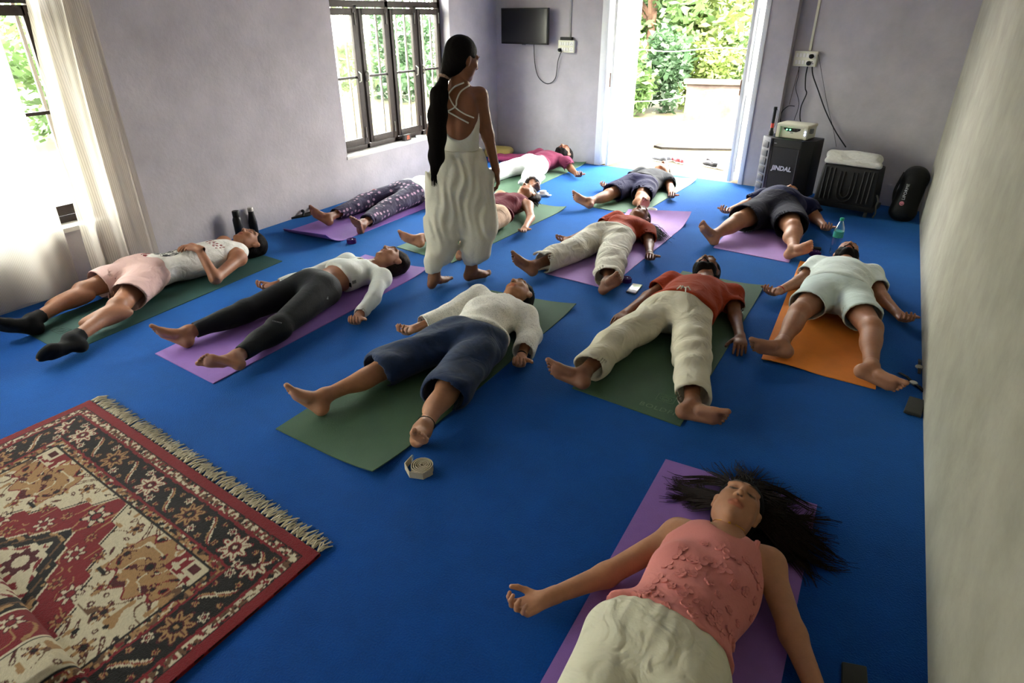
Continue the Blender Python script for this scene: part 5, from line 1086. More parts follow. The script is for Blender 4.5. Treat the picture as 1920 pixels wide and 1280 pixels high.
# ================================================================ equipment and small things
BLACKP = M('black_plastic', srgb(22, 21, 22), 0.5, col2=srgb(17, 16, 17), vscale=12, bump=0.1, bscale=90); BLK2 = M('matt_black', srgb(14, 14, 15), 0.6); GREYP = M('silver_grey_plastic', srgb(84, 84, 90), 0.5, metal=0.2)
CABLE = M('black_cable', srgb(22, 22, 22), 0.6); IVORY = M('ivory_plastic', srgb(222, 220, 196), 0.5); CREAMP = M('cream_appliance', srgb(206, 202, 178), 0.5)
def curve_pts(pts, n=8):
    out = []
    for i in range(len(pts)-1):
        p0, p1, p2, p3 = (np.array(pts[max(0, min(len(pts)-1, i+k))], float) for k in (-1, 0, 1, 2))
        for j in range(n):
            t = j/n; out.append(0.5*((2*p1)+(-p0+p2)*t+(2*p0-5*p1+4*p2-p3)*t*t+(-p0+3*p1-3*p2+p3)*t**3))
    return out+[np.array(pts[-1], float)]
def onback(x, y, off=0.0): return onplane(x, y, bw(0, off), BN)
def onbay(x, y, off=0.0): return onplane(x, y, q0+RN*off, RN)
# --- television
def tv():
    p = [onback(*q, -0.10) for q in ((939, 18), (1030, 15.6), (1030, 81), (940.6, 81))]; c = sum(p)/4; w = 0.74; hh = 0.41; u = unit(BU*0.985-BN*0.06); n = np.cross(u, V3(0, 0, 1)); n = n if n@BN < 0 else -n; c = (p[0]+p[1]+p[2]+p[3])/4
    e = empty('television', (c[0], c[1], c[2]-hh/2)); tag(e, 'black flat-screen television mounted on the back wall', 'television'); Z = V3(0, 0, 1)
    m = MB(); m.obox(c-u*w/2-Z*hh/2-n*0.02, u*w, n*0.04, Z*hh); m.build('casing', BLACKP, e, bevel=0.005)
    m = MB(); m.obox(c-u*(w/2-0.014)-Z*(hh/2-0.02)+n*0.0195, u*(w-0.028), n*0.002, Z*(hh-0.034)); m.build('screen', M('screen_glass', srgb(12, 12, 13), 0.18, spec=0.5), e)
    m = MB(); m.obox(c-u*0.08-Z*0.08-n*0.10, u*0.16, n*0.085, Z*0.16); m.build('wall_bracket', BLK2, e)
    m = MB(); m.obox(c-u*0.03-Z*(hh/2+0.008)+n*0.012, u*0.06, n*0.008, Z*0.01); m.build('sensor', GREYP, e)
    a = onback(1001, 83, -0.05); pts = [a, onback(1003, 120, -.03), onback(1010, 145, -.02), onback(1026, 157, -.02), onback(1041, 147, -.02), onback(1046, 115, -.03), onback(1053, 95, -.06)]
    o = MB().tube(curve_pts(pts), 0.005, 6).build('power_cable', CABLE, smooth=True); tag(o, 'black cable hanging in a loop below the television', 'cable')
tv()
def switchboard(pl, tl, br, label, plugs, U_):
    a, b = pl(*tl), pl(*br); c = (a+b)/2; w = abs((b-a)@U_); hh = abs(a[2]-b[2]); n = pl(*tl, -0.03)-pl(*tl); n = unit(np.cross(U_, V3(0, 0, 1))); n = n if n[1] < 0 else -n; Z = V3(0, 0, 1)
    e = empty('switchboard', (c[0], c[1], c[2]-hh/2)); tag(e, label, 'switchboard'); m = MB(); m.obox(c-U_*w/2-Z*hh/2, U_*w, n*0.04, Z*hh); m.build('back_box', IVORY, e, bevel=0.004)
    for r in (0, 1):
        for k in range(4):
            m = MB(); m.obox(c+U_*(-w/2+w*(0.09+0.15*k))+Z*(hh*(0.10 if r == 0 else -0.36))+n*0.04, U_*w*0.11, n*0.006, Z*hh*0.26); m.build('switch', M('switch_white', srgb(236, 234, 226), 0.4), e, bevel=0.0015)
        m = MB(); m.obox(c+U_*w*0.22+Z*(hh*(0.06 if r == 0 else -0.40))+n*0.04, U_*w*0.22, n*0.004, Z*hh*0.34); m.build('socket', M('switch_white', srgb(236, 234, 226), 0.4), e, bevel=0.0015)
        m = MB()
        for dx, dz in ((0.33, 0.26), (0.28, 0.14), (0.38, 0.14)): m.obox(c+U_*w*(dx-0.015)+Z*hh*((0.0 if r == 0 else -0.46)+dz)+n*0.0435, U_*w*0.03, n*0.002, Z*hh*0.05)
        m.build('socket_holes', BLK2, e)
    for i, (du, dz) in enumerate(plugs):
        P0 = c+U_*w*du+Z*hh*dz+n*0.045; o = MB(); o.tube([P0, P0+n*0.022, P0+n*0.035-Z*0.006], [0.022, 0.022, 0.010], 12); g = o.build('plug', BLK2, smooth=True); tag(g, ['round black plug pushed into the upper socket of the ' + label, 'round black plug pushed into the lower socket of the ' + label][i] if len(plugs) > 1 else 'small black plug in the ' + label, 'plug')
    return c, n, w, hh
cL = switchboard(lambda x, y, o=0: onback(x, y, o), (1050, 75), (1079, 99), 'ivory switchboard beside the television', [(-0.36, -0.30)], BU)
cR = switchboard(lambda x, y, o=0: onbay(x, y, o), (1494, 95), (1531, 125), 'ivory switchboard above the loudspeaker', [(0.28, 0.18), (0.22, -0.28)], RU)
m = MB(); m.obox(onback(1054, 75)-BN*0.0, BU*0.16, -BN*0.05, (0, 0, 0.035)); tag(m.build('set_top_box', BLK2, bevel=0.004), 'small black box on top of the switchboard beside the television', 'box')
def conduit(p0, p1, n, u, label, mt):
    m = MB(); m.obox(p0-u*0.012, u*0.024, n*0.014, np.array(p1)-np.array(p0)); tag(m.build('conduit', mt, bevel=0.002), label, 'conduit')
p0 = onback(1069, 70); conduit(p0, p0+V3(0, 0, HT-p0[2]), -BN, BU, 'thin grey conduit running up from the switchboard beside the television', M('grey_conduit', srgb(150, 150, 148), 0.6))
p0 = onbay(1519, 95); conduit(p0, p0+V3(0, 0, HT-p0[2]), -RN, RU, 'white conduit running up from the switchboard above the loudspeaker', IVORY)
# --- trolley loudspeaker: stands at a slant on castors
def loudspeaker():
    f0 = fl(1411, 361, 0.055); r0 = fl(1500, 377, 0.055); u = unit((r0-f0)*V3(1, 1, 0)); w = 0.50; n = np.array((u[1], -u[0], 0)); Z = V3(0, 0, 1); d = 0.34; hh = 0.575; O = np.array((f0[0], f0[1], 0.055))
    e = empty('loudspeaker', (*(O+u*w/2-n*d/2)[:2], 0)); tag(e, 'tall black trolley loudspeaker with silver grille edge', 'loudspeaker')
    P = lambda x, y, z: O+u*x-n*y+Z*z
    m = MB(); pr = [(0.115, 0), (w-0.09, 0), (w, 0.10), (w, d), (0.0, d), (0.0, 0.09)]; m.add([P(x, y, 0) for x, y in pr]+[P(x, y, hh) for x, y in pr], [(5, 4, 3, 2, 1, 0), (6, 7, 8, 9, 10, 11)]+[(i, (i+1) % 6, 6+(i+1) % 6, 6+i) for i in range(6)]); m.build('cabinet', BLACKP, e, bevel=0.012)
    m = MB(); m.obox(P(0.125, 0.004, 0.05), u*0.265, n*0.010, Z*(hh-0.13)); m.build('grille', M('speaker_grille', srgb(30, 28, 29), 0.55, bump=0.6, bscale=400), e, bevel=0.006)
    m = MB()
    for x in (0.118, 0.388): m.obox(P(x, 0.004, 0.05), u*0.008, n*0.014, Z*(hh-0.13))
    m.build('grille_frame', M('dark_grey_plastic', srgb(74, 72, 74), 0.45), e, bevel=0.003)
    ca, cb = P(0.115, 0.0, 0), P(0.0, 0.09, 0); cd = unit(cb-ca); cl_ = np.linalg.norm(cb-ca); cn = np.cross(cd, Z); cn = cn if cn@n > 0 else -cn
    m = MB(); m.obox(ca-cd*0.004+cn*0.001, cd*(cl_+0.012), cn*0.022, Z*hh); m.build('side_trim', GREYP, e, bevel=0.006)
    for k in range(6):
        m = MB(); m.obox(ca+cd*0.022+cn*0.022+Z*(0.05+k*0.084), cd*(cl_-0.04), cn*0.010, Z*0.064); m.build('side_louvre', M('dark_grey_louvre', srgb(52, 52, 57), 0.5, metal=0.2), e, bevel=0.005)
    for x, y in ((0.06, 0.05), (w-0.08, 0.05), (0.06, d-0.06), (w-0.08, d-0.06)):
        c = P(x, y, -0.027); m = MB(); m.tube([c-u*0.012, c+u*0.012], 0.026, 14); wh = m.build('castor', BLK2, e, smooth=True); m = MB(); m.obox(P(x-0.02, y+0.02, -0.012), u*0.04, n*0.04, Z*0.02); m.build('castor_plate', GREYP, wh)
    lettering('JINDAL', 0.062, M('silver_lettering', srgb(205, 205, 210), 0.35, metal=0.4), e, P(0.257, -0.013, 0.29), u, Z, 0.002, bold=0.002, shear=0.15)
    m = MB(); m.obox(P(0.135, -0.001, hh-0.05), u*0.025, n*0.001, Z*0.006); m.build('name_badge', M('silver_lettering', srgb(205, 205, 210), 0.35), e)
    return P, u, n, hh, w, d
LS = loudspeaker()
def inverter():
    P, u, n, hh, w, d = LS; Z = V3(0, 0, 1); O = P(0.115, 0.05, hh+0.001); a, dd, h2 = 0.30, 0.25, 0.135
    e = empty('inverter', (*(O+u*a/2-n*dd/2)[:2], O[2])); tag(e, 'cream power inverter with lit green and blue lamps on the loudspeaker', 'inverter'); Q = lambda x, y, z: O+u*x-n*y+Z*z
    m = MB(); m.obox(Q(0.0, 0.02, 0), u*a, -n*(dd-0.02), Z*h2); m.build('case', CREAMP, e, bevel=0.015, seg=3)
    m = MB(); m.obox(Q(-0.008, 0.0, h2-0.025), u*(a+0.016), -n*dd, Z*0.028); m.build('lid', CREAMP, e, bevel=0.012, seg=3)
    for x in (-0.006, a-0.034): m = MB(); m.obox(Q(x, -0.004, 0.002), u*0.04, -n*0.06, Z*(h2-0.02)); m.build('corner_post', CREAMP, e, bevel=0.012)
    m = MB(); pts = [(0.06, 0.100), (0.23, 0.100), (0.225, 0.082), (0.19, 0.066), (0.10, 0.066), (0.065, 0.082)]; m.add([Q(x, 0.017, z) for x, z in pts]+[Q(x, 0.024, z) for x, z in pts], [(0, 1, 2, 3, 4, 5), (11, 10, 9, 8, 7, 6)]+[(i, 6+i, 6+(i+1) % 6, (i+1) % 6) for i in range(6)]); m.build('display_window', M('black_gloss', srgb(16, 18, 16), 0.25), e)
    for x, z, c in ((0.095, 0.083, (0.05, 1, 0.25)), (0.128, 0.083, (0.05, 1, 0.25)), (0.285, 0.078, (0.35, 0.45, 1)), (0.285, 0.052, (0.35, 0.45, 1))):
        m = MB(); m.tube([Q(x, 0.016 if x < .2 else -0.003, z), Q(x, 0.011 if x < .2 else -0.008, z)], 0.006, 10); m.build('indicator_lamp', M('lamp_green' if c[1] > .9 else 'lamp_blue', c, 0.4, emit=(c, 1.6)), e, smooth=True)
    m = MB(); m.obox(Q(0.13, 0.0185, 0.052), u*0.03, n*0.001, Z*0.006); m.build('name_badge', M('dark_print', srgb(60, 60, 60), 0.6), e)
    m = MB(); m.obox(Q(a+0.004, 0.05, 0.06), u*0.026, -n*0.05, Z*0.045); m.build('side_switch', M('grey_switch', srgb(120, 120, 116), 0.5), e, bevel=0.003)
    t = P(0.03, 0.13, hh); m = MB(); m.lathe([(0.024, 0), (0.026, 0.03), (0.017, 0.05), (0.016, 0.075)], t, 16); e2 = empty('torch', tuple(t)); tag(e2, 'black torch with a red ring standing on the loudspeaker', 'torch'); m.build('torch_head', BLK2, e2, smooth=True)
    m = MB(); m.lathe([(0.0165, 0), (0.0165, 0.045)], t+Z*0.075, 16); m.build('red_ring', M('red_plastic', srgb(190, 54, 40), 0.5), e2, smooth=True)
    m = MB(); m.lathe([(0.016, 0), (0.016, 0.125), (0.018, 0.13), (0.018, 0.155), (0.014, 0.158)], t+Z*0.12, 16); m.build('torch_barrel', BLK2, e2, smooth=True)
    m = MB(); m.tube(curve_pts([t+Z*0.26+u*0.017, t+Z*0.22+u*0.035, t+Z*0.12+u*0.03, t+Z*0.08+u*0.018]), 0.0022, 5); m.build('wrist_strap', CABLE, e2)
inverter()
# --- battery trolley with white cloth
def battery_box():
    f0 = fl(1522, 381, 0.06); r0 = fl(1632, 399, 0.06); u = unit((r0-f0)*V3(1, 1, 0)); n = np.array((u[1], -u[0], 0)); Z = V3(0, 0, 1); w, d, hh = 0.54, 0.27, 0.395; O = np.array((f0[0], f0[1], 0.06))
    P = lambda x, y, z: O+u*x-n*y+Z*z; e = empty('battery_trolley', (*P(w/2, d/2, 0)[:2], 0)); tag(e, 'black ribbed plastic battery trolley in the back corner', 'battery box')
    m = MB(); m.hexa([P(0, 0, 0.03), P(w, 0, 0.03), P(w, d, 0.03), P(0, d, 0.03), P(0.03, 0.02, hh), P(w-0.02, 0.02, hh), P(w-0.02, d, hh), P(0.03, d, hh)]); m.build('case', BLACKP, e, bevel=0.02, seg=3)
    m = MB(); m.obox(P(-0.02, -0.02, 0.0), u*(w+0.04), -n*(d+0.03), Z*0.045); m.build('tray', BLACKP, e, bevel=0.008)
    for x in (0.06, 0.10, 0.14, 0.40, 0.44, 0.48): m = MB(); m.tube([P(x, -0.004, 0.07), P(x+0.004, 0.016, hh-0.03)], 0.009, 8); m.build('rib', BLACKP, e, smooth=True)
    for k in (0.0, 0.034): m = MB(); m.tube(curve_pts([P(0.20+k, 0.012, hh-0.05), P(0.197+k, 0.0, 0.16), P(0.22+k*0.6, -0.004, 0.09+k), P(0.27, -0.006, 0.07+k), P(0.32-k*0.6, -0.004, 0.09+k), P(0.343-k, 0.0, 0.16), P(0.346-k, 0.012, hh-0.05)]), 0.008, 8); m.build('u_moulding', BLACKP, e, smooth=True)
    for x, y in ((0.03, 0.03), (w-0.05, 0.03), (w-0.05, d-0.04), (0.03, d-0.04)):
        c = P(x, y, -0.032); m = MB(); m.tube([c-u*0.012, c+u*0.012], 0.0275, 14); m.build('castor', M('grey_castor', srgb(100, 98, 92), 0.6), e, smooth=True)
    m = MB(); m.tube(curve_pts([P(w+0.005, 0.05, 0.16), P(w+0.03, 0.03, 0.11), P(w+0.02, 0.05, 0.06), P(w+0.035, 0.02, 0.0), P(w+0.02, 0.04, -0.05)]), 0.008, 6); m.build('cable_tail', M('grey_castor', srgb(100, 98, 92), 0.6), e, smooth=True)
    cl = []; R = (u, -n, Z)
    cl = [capped(cone(P(0.07, 0.12, hh+0.06), P(w-0.10, 0.12, hh+0.06), 0.062, 0.062, None, 0.02), ), cone(P(0.07, 0.20, hh+0.05), P(w-0.10, 0.22, hh+0.05), 0.058, 0.055, None, 0.03), cone(P(0.06, 0.05, hh+0.03), P(w-0.04, 0.04, hh+0.03), 0.038, 0.034, None, 0.03)]
    g = garment('cloth_bundle', cl, cloth('white_towel', srgb(206, 204, 196), crease=0.6, bump=0.5, bscale=80), None, 0.008, (), wrinkle(u, 0.006, 30, 8, 0.9), zmin=P(0, 0, hh+0.002)[2]); tag(g, 'folded white towel on the black battery trolley', 'towel')
battery_box()
# --- black mat bag leaning in the corner
def mat_bag():
    Z = V3(0, 0, 1); b = fl(1700, 408, 0.0); top = onx(1712, 318, XR-0.16); top = np.array((0.36, 6.98, 0.47)); b = np.array((0.315, 6.90, 0.0)); e = empty('mat_bag', (b[0], b[1], 0)); tag(e, 'black mat bag with printed name leaning in the corner', 'bag')
    t = unit(top-b); f = unit(V3(-0.35, -0.94, 0)); s = unit(np.cross(f, Z)); P = [cone(b+Z*0.10, b+Z*0.36+V3(0.03, 0.05, 0), 0.115, 0.108, None, 0.05, flat=f, f=0.8), ell(b+V3(0.035, 0.06, 0.40), (s, f, Z), (0.098, 0.085, 0.095), None, 0.05), ell(b+Z*0.07, (s, f, Z), (0.112, 0.095, 0.075), None, 0.03)]
    g = garment('bag_body', P, cloth('black_nylon', srgb(14, 15, 15), 0.55, crease=0.3), e, 0.008, (), wrinkle(Z, 0.003, 40, 6, 0.6), zmin=0.001)
    m = MB(); m.tube(curve_pts([b+s*0.10+Z*0.10-f*0.03, b+s*0.125+Z*0.25-f*0.03, b+s*0.11+Z*0.42-f*0.02+V3(.03, .05, 0)]), 0.012, 8); m.build('strap', BLK2, e, smooth=True)
    o = b+f*0.104+Z*0.26+V3(.016, .028, 0); lettering('LIFORME', 0.036, M('white_print', srgb(170, 170, 170), 0.6), e, o+Z*0.02, unit(Z+V3(.06, .10, 0)), s, 0.004, spacing=1.05)
    m = MB(); c = o-Z*0.085-V3(.008, .012, 0); ring(m, c, f, 0.016, 0.005, 20); ring(m, c+Z*0.004, f, 0.006, 0.005, 12); m.build('round_logo', M('pink_print', srgb(196, 120, 130), 0.6), e, smooth=True)
    m = MB(); q = fl(1668, 378, 0); m.lathe([(0.035, 0), (0.035, 0.12), (0.02, 0.15), (0.02, 0.17)], (q[0]+0.02, q[1]-0.05, 0), 14); m.build('bottle', M('olive_bottle', srgb(110, 100, 40), 0.5), None, smooth=True); tag(COL.objects[-1], 'small olive-yellow bottle beside the black mat bag', 'bottle')
mat_bag()
# --- cables of the right switchboard
def wall_cable(pix, r, label, off=-0.03, mt=None):
    o = MB().tube(curve_pts([onbay(x, y, off) for x, y in pix]), r, 6).build('cable', mt or CABLE, smooth=True); tag(o, label, 'cable')
wall_cable([(1523, 118), (1524, 140), (1535, 172), (1548, 208), (1566, 245), (1586, 276)], 0.006, 'thick black cable from the switchboard down to the white towel')
wall_cable([(1516, 118), (1511, 140), (1510, 165), (1512, 176), (1502, 200), (1500, 222), (1504, 238)], 0.006, 'thick black cable from the switchboard down to the inverter')
wall_cable([(1498, 125), (1497, 142), (1492, 165), (1498, 195), (1489, 225)], 0.003, 'thin dark wire hanging behind the inverter')
wall_cable([(1499, 125), (1488, 165), (1480, 196)], 0.0025, 'thin brown wire hanging left of the inverter', mt=M('brown_wire', srgb(90, 66, 44), 0.6))
wall_cable([(1490, 199), (1478, 199), (1466, 210), (1463, 225), (1468, 234)], 0.004, 'black wire curling in a loop above the inverter')
wall_cable([(1532, 99), (1536, 110), (1541, 140), (1552, 200), (1562, 240), (1568, 275)], 0.002, 'hair-thin wire hanging from the right of the switchboard')
# --- bottles
def flask(px, h, prof, mats, label):
    p = fl(*px); e = empty('flask', (p[0], p[1], 0)); tag(e, label, 'flask')
    for nm, pr, mt in prof: MB().lathe([(r, z*h) for r, z in pr], (p[0], p[1], 0), 24).build(nm, mt, e, smooth=True)
flask((452, 449), 0.255, [('flask_body', [(0.034, 0), (0.037, 0.02), (0.037, 0.70), (0.030, 0.78), (0.026, 0.80)], M('black_steel', srgb(24, 24, 26), 0.4)), ('flask_cap', [(0.028, 0.80), (0.029, 0.82), (0.029, 0.98), (0.026, 1.0)], BLK2)], None, 'matt black flask with a black screw cap by the wall')
flask((478, 437), 0.235, [('flask_body', [(0.030, 0), (0.035, 0.03), (0.036, 0.45), (0.030, 0.62), (0.024, 0.78), (0.024, 0.86)], M('black_steel', srgb(24, 24, 26), 0.4)), ('flask_cap', [(0.0245, 0.86), (0.0245, 0.97), (0.022, 1.0)], STEEL)], None, 'tapered black flask with a steel cap by the wall')
def water_bottle():
    p = fl(1563, 476, 0); e = empty('water_bottle', (p[0], p[1], 0)); tag(e, 'clear plastic water bottle with green cap beside the lavender mat', 'bottle'); m = bpy.data.materials.new('clear_plastic'); m.use_nodes = True; n = m.node_tree.nodes; L = m.node_tree.links; n.remove(n['Principled BSDF'])
    t = n.new('ShaderNodeBsdfTransparent'); t.inputs[0].default_value = (0.86, 0.92, 0.94, 1); g = n.new('ShaderNodeBsdfGlossy'); g.inputs['Roughness'].default_value = 0.08; x = n.new('ShaderNodeMixShader'); lw = n.new('ShaderNodeLayerWeight'); lw.inputs[0].default_value = 0.35
    L.new(lw.outputs['Facing'], x.inputs[0]); L.new(t.outputs[0], x.inputs[1]); L.new(g.outputs[0], x.inputs[2]); L.new(x.outputs[0], n['Material Output'].inputs[0])
    pr = [(0.032, 0), (0.038, 0.012)]
    for i in range(6): z = 0.02+i*0.02; pr += [(0.038, z), (0.0355, z+0.01)]
    pr += [(0.038, 0.14), (0.038, 0.20), (0.034, 0.225), (0.018, 0.265), (0.0135, 0.272), (0.0135, 0.285)]
    MB().lathe(pr, tuple(p), 24).build('bottle_body', m, e, smooth=True); MB().lathe([(0.0385, 0.145), (0.0385, 0.195)], tuple(p), 24).build('label_band', M('green_label', srgb(30, 130, 96), 0.5, col2=srgb(60, 150, 160), vscale=30), e, smooth=True); MB().lathe([(0.0155, 0.280), (0.0155, 0.300), (0.013, 0.302)], tuple(p), 18).build('bottle_cap', M('green_cap', srgb(30, 150, 120), 0.45), e, smooth=True)
water_bottle()
# --- phones, wallet, watches
def slab(name, px4, th, mt, label, cat, screen=None, scr=None, bev=0.006):
    p = [fl(x, y, 0.001) for x, y in px4]; c = sum(p)/4; e = empty(name, (c[0], c[1], 0)); tag(e, label, cat); m = MB(); m.hexa([(*q[:2], 0.001) for q in p]+[(*q[:2], th) for q in p]); m.build('case', mt, e, bevel=bev, seg=3)
    if screen: m = MB(); q = [c+(a-c)*0.90 for a in p]; m.hexa([(*a[:2], th-0.0005) for a in q]+[(*a[:2], th+0.0008) for a in q]); m.build(scr or 'screen', screen, e, bevel=0.001)
slab('phone', [(1174, 548), (1192, 552), (1205, 536), (1186, 533)], 0.012, M('phone_grey', srgb(150, 150, 152), 0.35), 'white smartphone lying face up between the mats', 'phone', M('phone_white_glass', srgb(226, 228, 228), 0.15))
slab('phone', [(1576, 1300), (1628, 1305), (1624, 1252), (1577, 1243)], 0.012, M('phone_black', srgb(22, 22, 20), 0.5), 'black smartphone lying near the pink-top person', 'phone', M('phone_black_glass', srgb(26, 25, 22), 0.3))
slab('wallet', [(1693, 774), (1726, 784), (1735, 755), (1704, 746)], 0.016, M('black_leather', srgb(44, 44, 42), 0.6, bump=0.4, bscale=200), 'dark leather wallet on the carpet by the right wall', 'wallet', M('black_leather2', srgb(52, 52, 49), 0.55, bump=0.3, bscale=200), 'flap')
def watch(c, a, b, label, mt):
    c, a, b = fl(*c), fl(*a), fl(*b); e = empty('wristwatch', (c[0], c[1], 0)); tag(e, label, 'watch'); d = unit(b-a); s = np.array((-d[1], d[0], 0)); Z = V3(0, 0, 1)
    for q, p in (('strap', a), ('strap', b)):
        k = unit(p-c); L_ = np.linalg.norm(p-c); m = MB(); pts = [c+k*0.012+Z*0.006, c+k*L_*0.5+Z*0.012, c+k*L_+Z*0.004]
        for i in range(2): m.hexa([pts[i]-s*0.009, pts[i+1]-s*0.008, pts[i+1]+s*0.008, pts[i]+s*0.009, pts[i]-s*0.009+Z*0.003, pts[i+1]-s*0.008+Z*0.003, pts[i+1]+s*0.008+Z*0.003, pts[i]+s*0.009+Z*0.003])
        m.build(q, BLK2, e)
    m = MB(); m.lathe([(0.017, 0.003), (0.020, 0.005), (0.020, 0.011), (0.018, 0.013)], (c[0], c[1], 0), 20); m.build('watch_case', STEEL, e, smooth=True); m = MB(); m.lathe([(0.0165, 0.0125), (0.0165, 0.0138)], (c[0], c[1], 0), 20); m.build('dial', mt, e, smooth=True)
watch((1723, 690), (1724, 675), (1723, 702), 'wristwatch with a steel case lying against the right wall', M('dial_pale', srgb(150, 146, 128), 0.3)); watch((1712, 720), (1686, 700), (1732, 736), 'wristwatch with a long black strap by the toes on the orange mat', M('dial_white', srgb(206, 206, 200), 0.3))
# --- cotton strap roll and purple straps
def strap_roll(px, mt, label, turns=5, r=0.052, h=0.034, tail=True):
    c = fl(*px); e = empty('strap_roll', (c[0], c[1], 0)); tag(e, label, 'strap'); m = MB(); pts = []
    for i in range(turns*16+1): a = i/16*2*math.pi; rr = 0.006+(r-0.006)*i/(turns*16); pts.append((c[0]+rr*math.cos(a), c[1]+rr*math.sin(a)))
    if tail: a = pts[-1]; pts += [(c[0]+r*1.05, c[1]+0.03), (c[0]-0.01, c[1]-r*1.15), (c[0]-0.06, c[1]-0.035), (c[0]-0.085, c[1]+0.01), (c[0]-0.07, c[1]+0.05)] if False else [(c[0]+r*0.7, c[1]-r*0.9), (c[0]-0.02, c[1]-r*1.25), (c[0]-0.072, c[1]-0.03), (c[0]-0.078, c[1]+0.025)]
    V_ = []; F_ = []; th = 0.0035
    for i, p in enumerate(pts):
        q = pts[min(i+1, len(pts)-1)]; o = pts[max(i-1, 0)]; t = unit(np.array((q[0]-o[0], q[1]-o[1]))); nn = np.array((-t[1], t[0]))*th/2
        V_ += [(p[0]+nn[0], p[1]+nn[1], 0.001), (p[0]-nn[0], p[1]-nn[1], 0.001), (p[0]-nn[0], p[1]-nn[1], h), (p[0]+nn[0], p[1]+nn[1], h)]
    n = len(pts)
    for i in range(n-1): F_ += [(4*i+j, 4*i+(j+1) % 4, 4*i+4+(j+1) % 4, 4*i+4+j) for j in range(4)]
    F_ += [(3, 2, 1, 0), (4*n-4, 4*n-3, 4*n-2, 4*n-1)]; m.add(V_, F_); m.build('webbing', mt, e, smooth=True)
    m = MB(); q = pts[-1] if tail else pts[0]; ring(m, np.array((q[0], q[1], h*0.55)), V3(1, 0.2, 0), 0.014, 0.0025, 16); m.build('metal_ring', STEEL, e, smooth=True)
strap_roll((793, 882), cloth('natural_cotton_webbing', srgb(196, 182, 158), bump=0.6, bscale=200), 'natural cotton yoga strap rolled up beside the green mat')
PSTR = cloth('purple_webbing', srgb(66, 22, 96), bump=0.4, bscale=200)
strap_roll((660, 455), PSTR, 'dark purple yoga strap rolled up by the curled purple mat', 4, 0.045, 0.034, False); strap_roll((1174, 528), PSTR, 'dark purple yoga strap rolled up beside the white smartphone', 4, 0.04, 0.034, False); strap_roll((1527, 478), PSTR, 'dark purple yoga strap rolled up beside the water bottle', 4, 0.045, 0.034, False)
m = MB(); q = fl(1531, 469, 0); m.obox((q[0]-0.03, q[1]-0.02, 0.001), (0.065, 0.01, 0), (-0.006, 0.05, 0), (0, 0, 0.02)); tag(m.build('pouch', BLK2, bevel=0.006), 'small black pouch beside a purple strap and the water bottle', 'pouch')
# --- white caps / dishes on the carpet
def dish(px, r, label, extra=False):
    c = fl(*px); e = empty('dish', (c[0], c[1], 0)); tag(e, label, 'dish'); wh = M('white_ceramic', srgb(226, 226, 224), 0.4); MB().lathe([(r*0.75, 0.001), (r, 0.012), (r*1.02, 0.028), (r*0.92, 0.028), (r*0.7, 0.008)], tuple(c), 24).build('dish_body', wh, e, smooth=True)
    if extra: MB().lathe([(r*0.55, 0.02), (r*0.7, 0.03), (r*0.6, 0.055), (r*0.3, 0.06)], tuple(c), 20).build('dish_lid', wh, e, smooth=True); m = MB(); m.obox((c[0]+r*0.6, c[1]-0.02, 0.006), (0.06, -0.01, 0.006), (0.005, 0.04, 0), (0, 0, 0.012)); m.build('handle', wh, e, bevel=0.004)
dish((1018, 367), 0.06, 'small white lidded dish beside the bare foot in white trousers', True); dish((1221, 397), 0.055, 'shallow white dish above the lavender mat')
# --- clutter by the left wall
m = MB(); a, b = fl(651, 371), fl(738, 344); d = unit(b-a); s = np.array((-d[1], d[0], 0)); m.obox(a, b-a, s*0.05, (0, 0, 0.035)); tag(m.build('white_board', M('white_laminate', srgb(232, 232, 230), 0.4), bevel=0.004), 'long narrow white board lying along the wall below the window', 'board')
c = fl(700, 358); tag(garment('cloth', [cone((c[0], c[1], 0.02), (c[0]+0.10, c[1]-0.12, 0.015), 0.03, 0.02, None, 0.02, flat=(0, 0, 1), f=0.6)], cloth('red_cloth', srgb(150, 60, 48)), None, 0.006, (), wrinkle((1, 0, 0), 0.004, 60, 2), zmin=0.001), 'crumpled red cloth beside the long white board', 'cloth')
def sandal(px, ang, label, mt, L_=0.25):
    c = fl(*px); e = empty('sandal', (c[0], c[1], 0)); tag(e, label, 'shoe'); d = np.array((math.cos(ang), math.sin(ang), 0)); s = np.array((-d[1], d[0], 0)); m = MB(); pr = [(-.12, -.03), (-.125, 0), (-.12, .03), (-.03, .033), (.06, .045), (.11, .03), (.125, 0), (.11, -.03), (.06, -.043), (-.03, -.032)]
    m.prism([tuple((c+d*x*L_/0.25+s*y)[:2]) for x, y in pr], 0.001, 0.02); m.build('sole', mt, e, bevel=0.004); m = MB(); m.tube(curve_pts([c+s*0.04+d*0.03+V3(0, 0, .018), c+s*0.02+d*0.05+V3(0, 0, .05), c-s*0.02+d*0.05+V3(0, 0, .05), c-s*0.04+d*0.03+V3(0, 0, .018)]), 0.012, 8); m.build('strap', mt, e, smooth=True)
sandal((560, 407), 1.2, 'flat black sandal against the left wall', BLK2); sandal((574, 402), 1.4, 'second flat black sandal behind the bare foot by the left wall', BLK2)
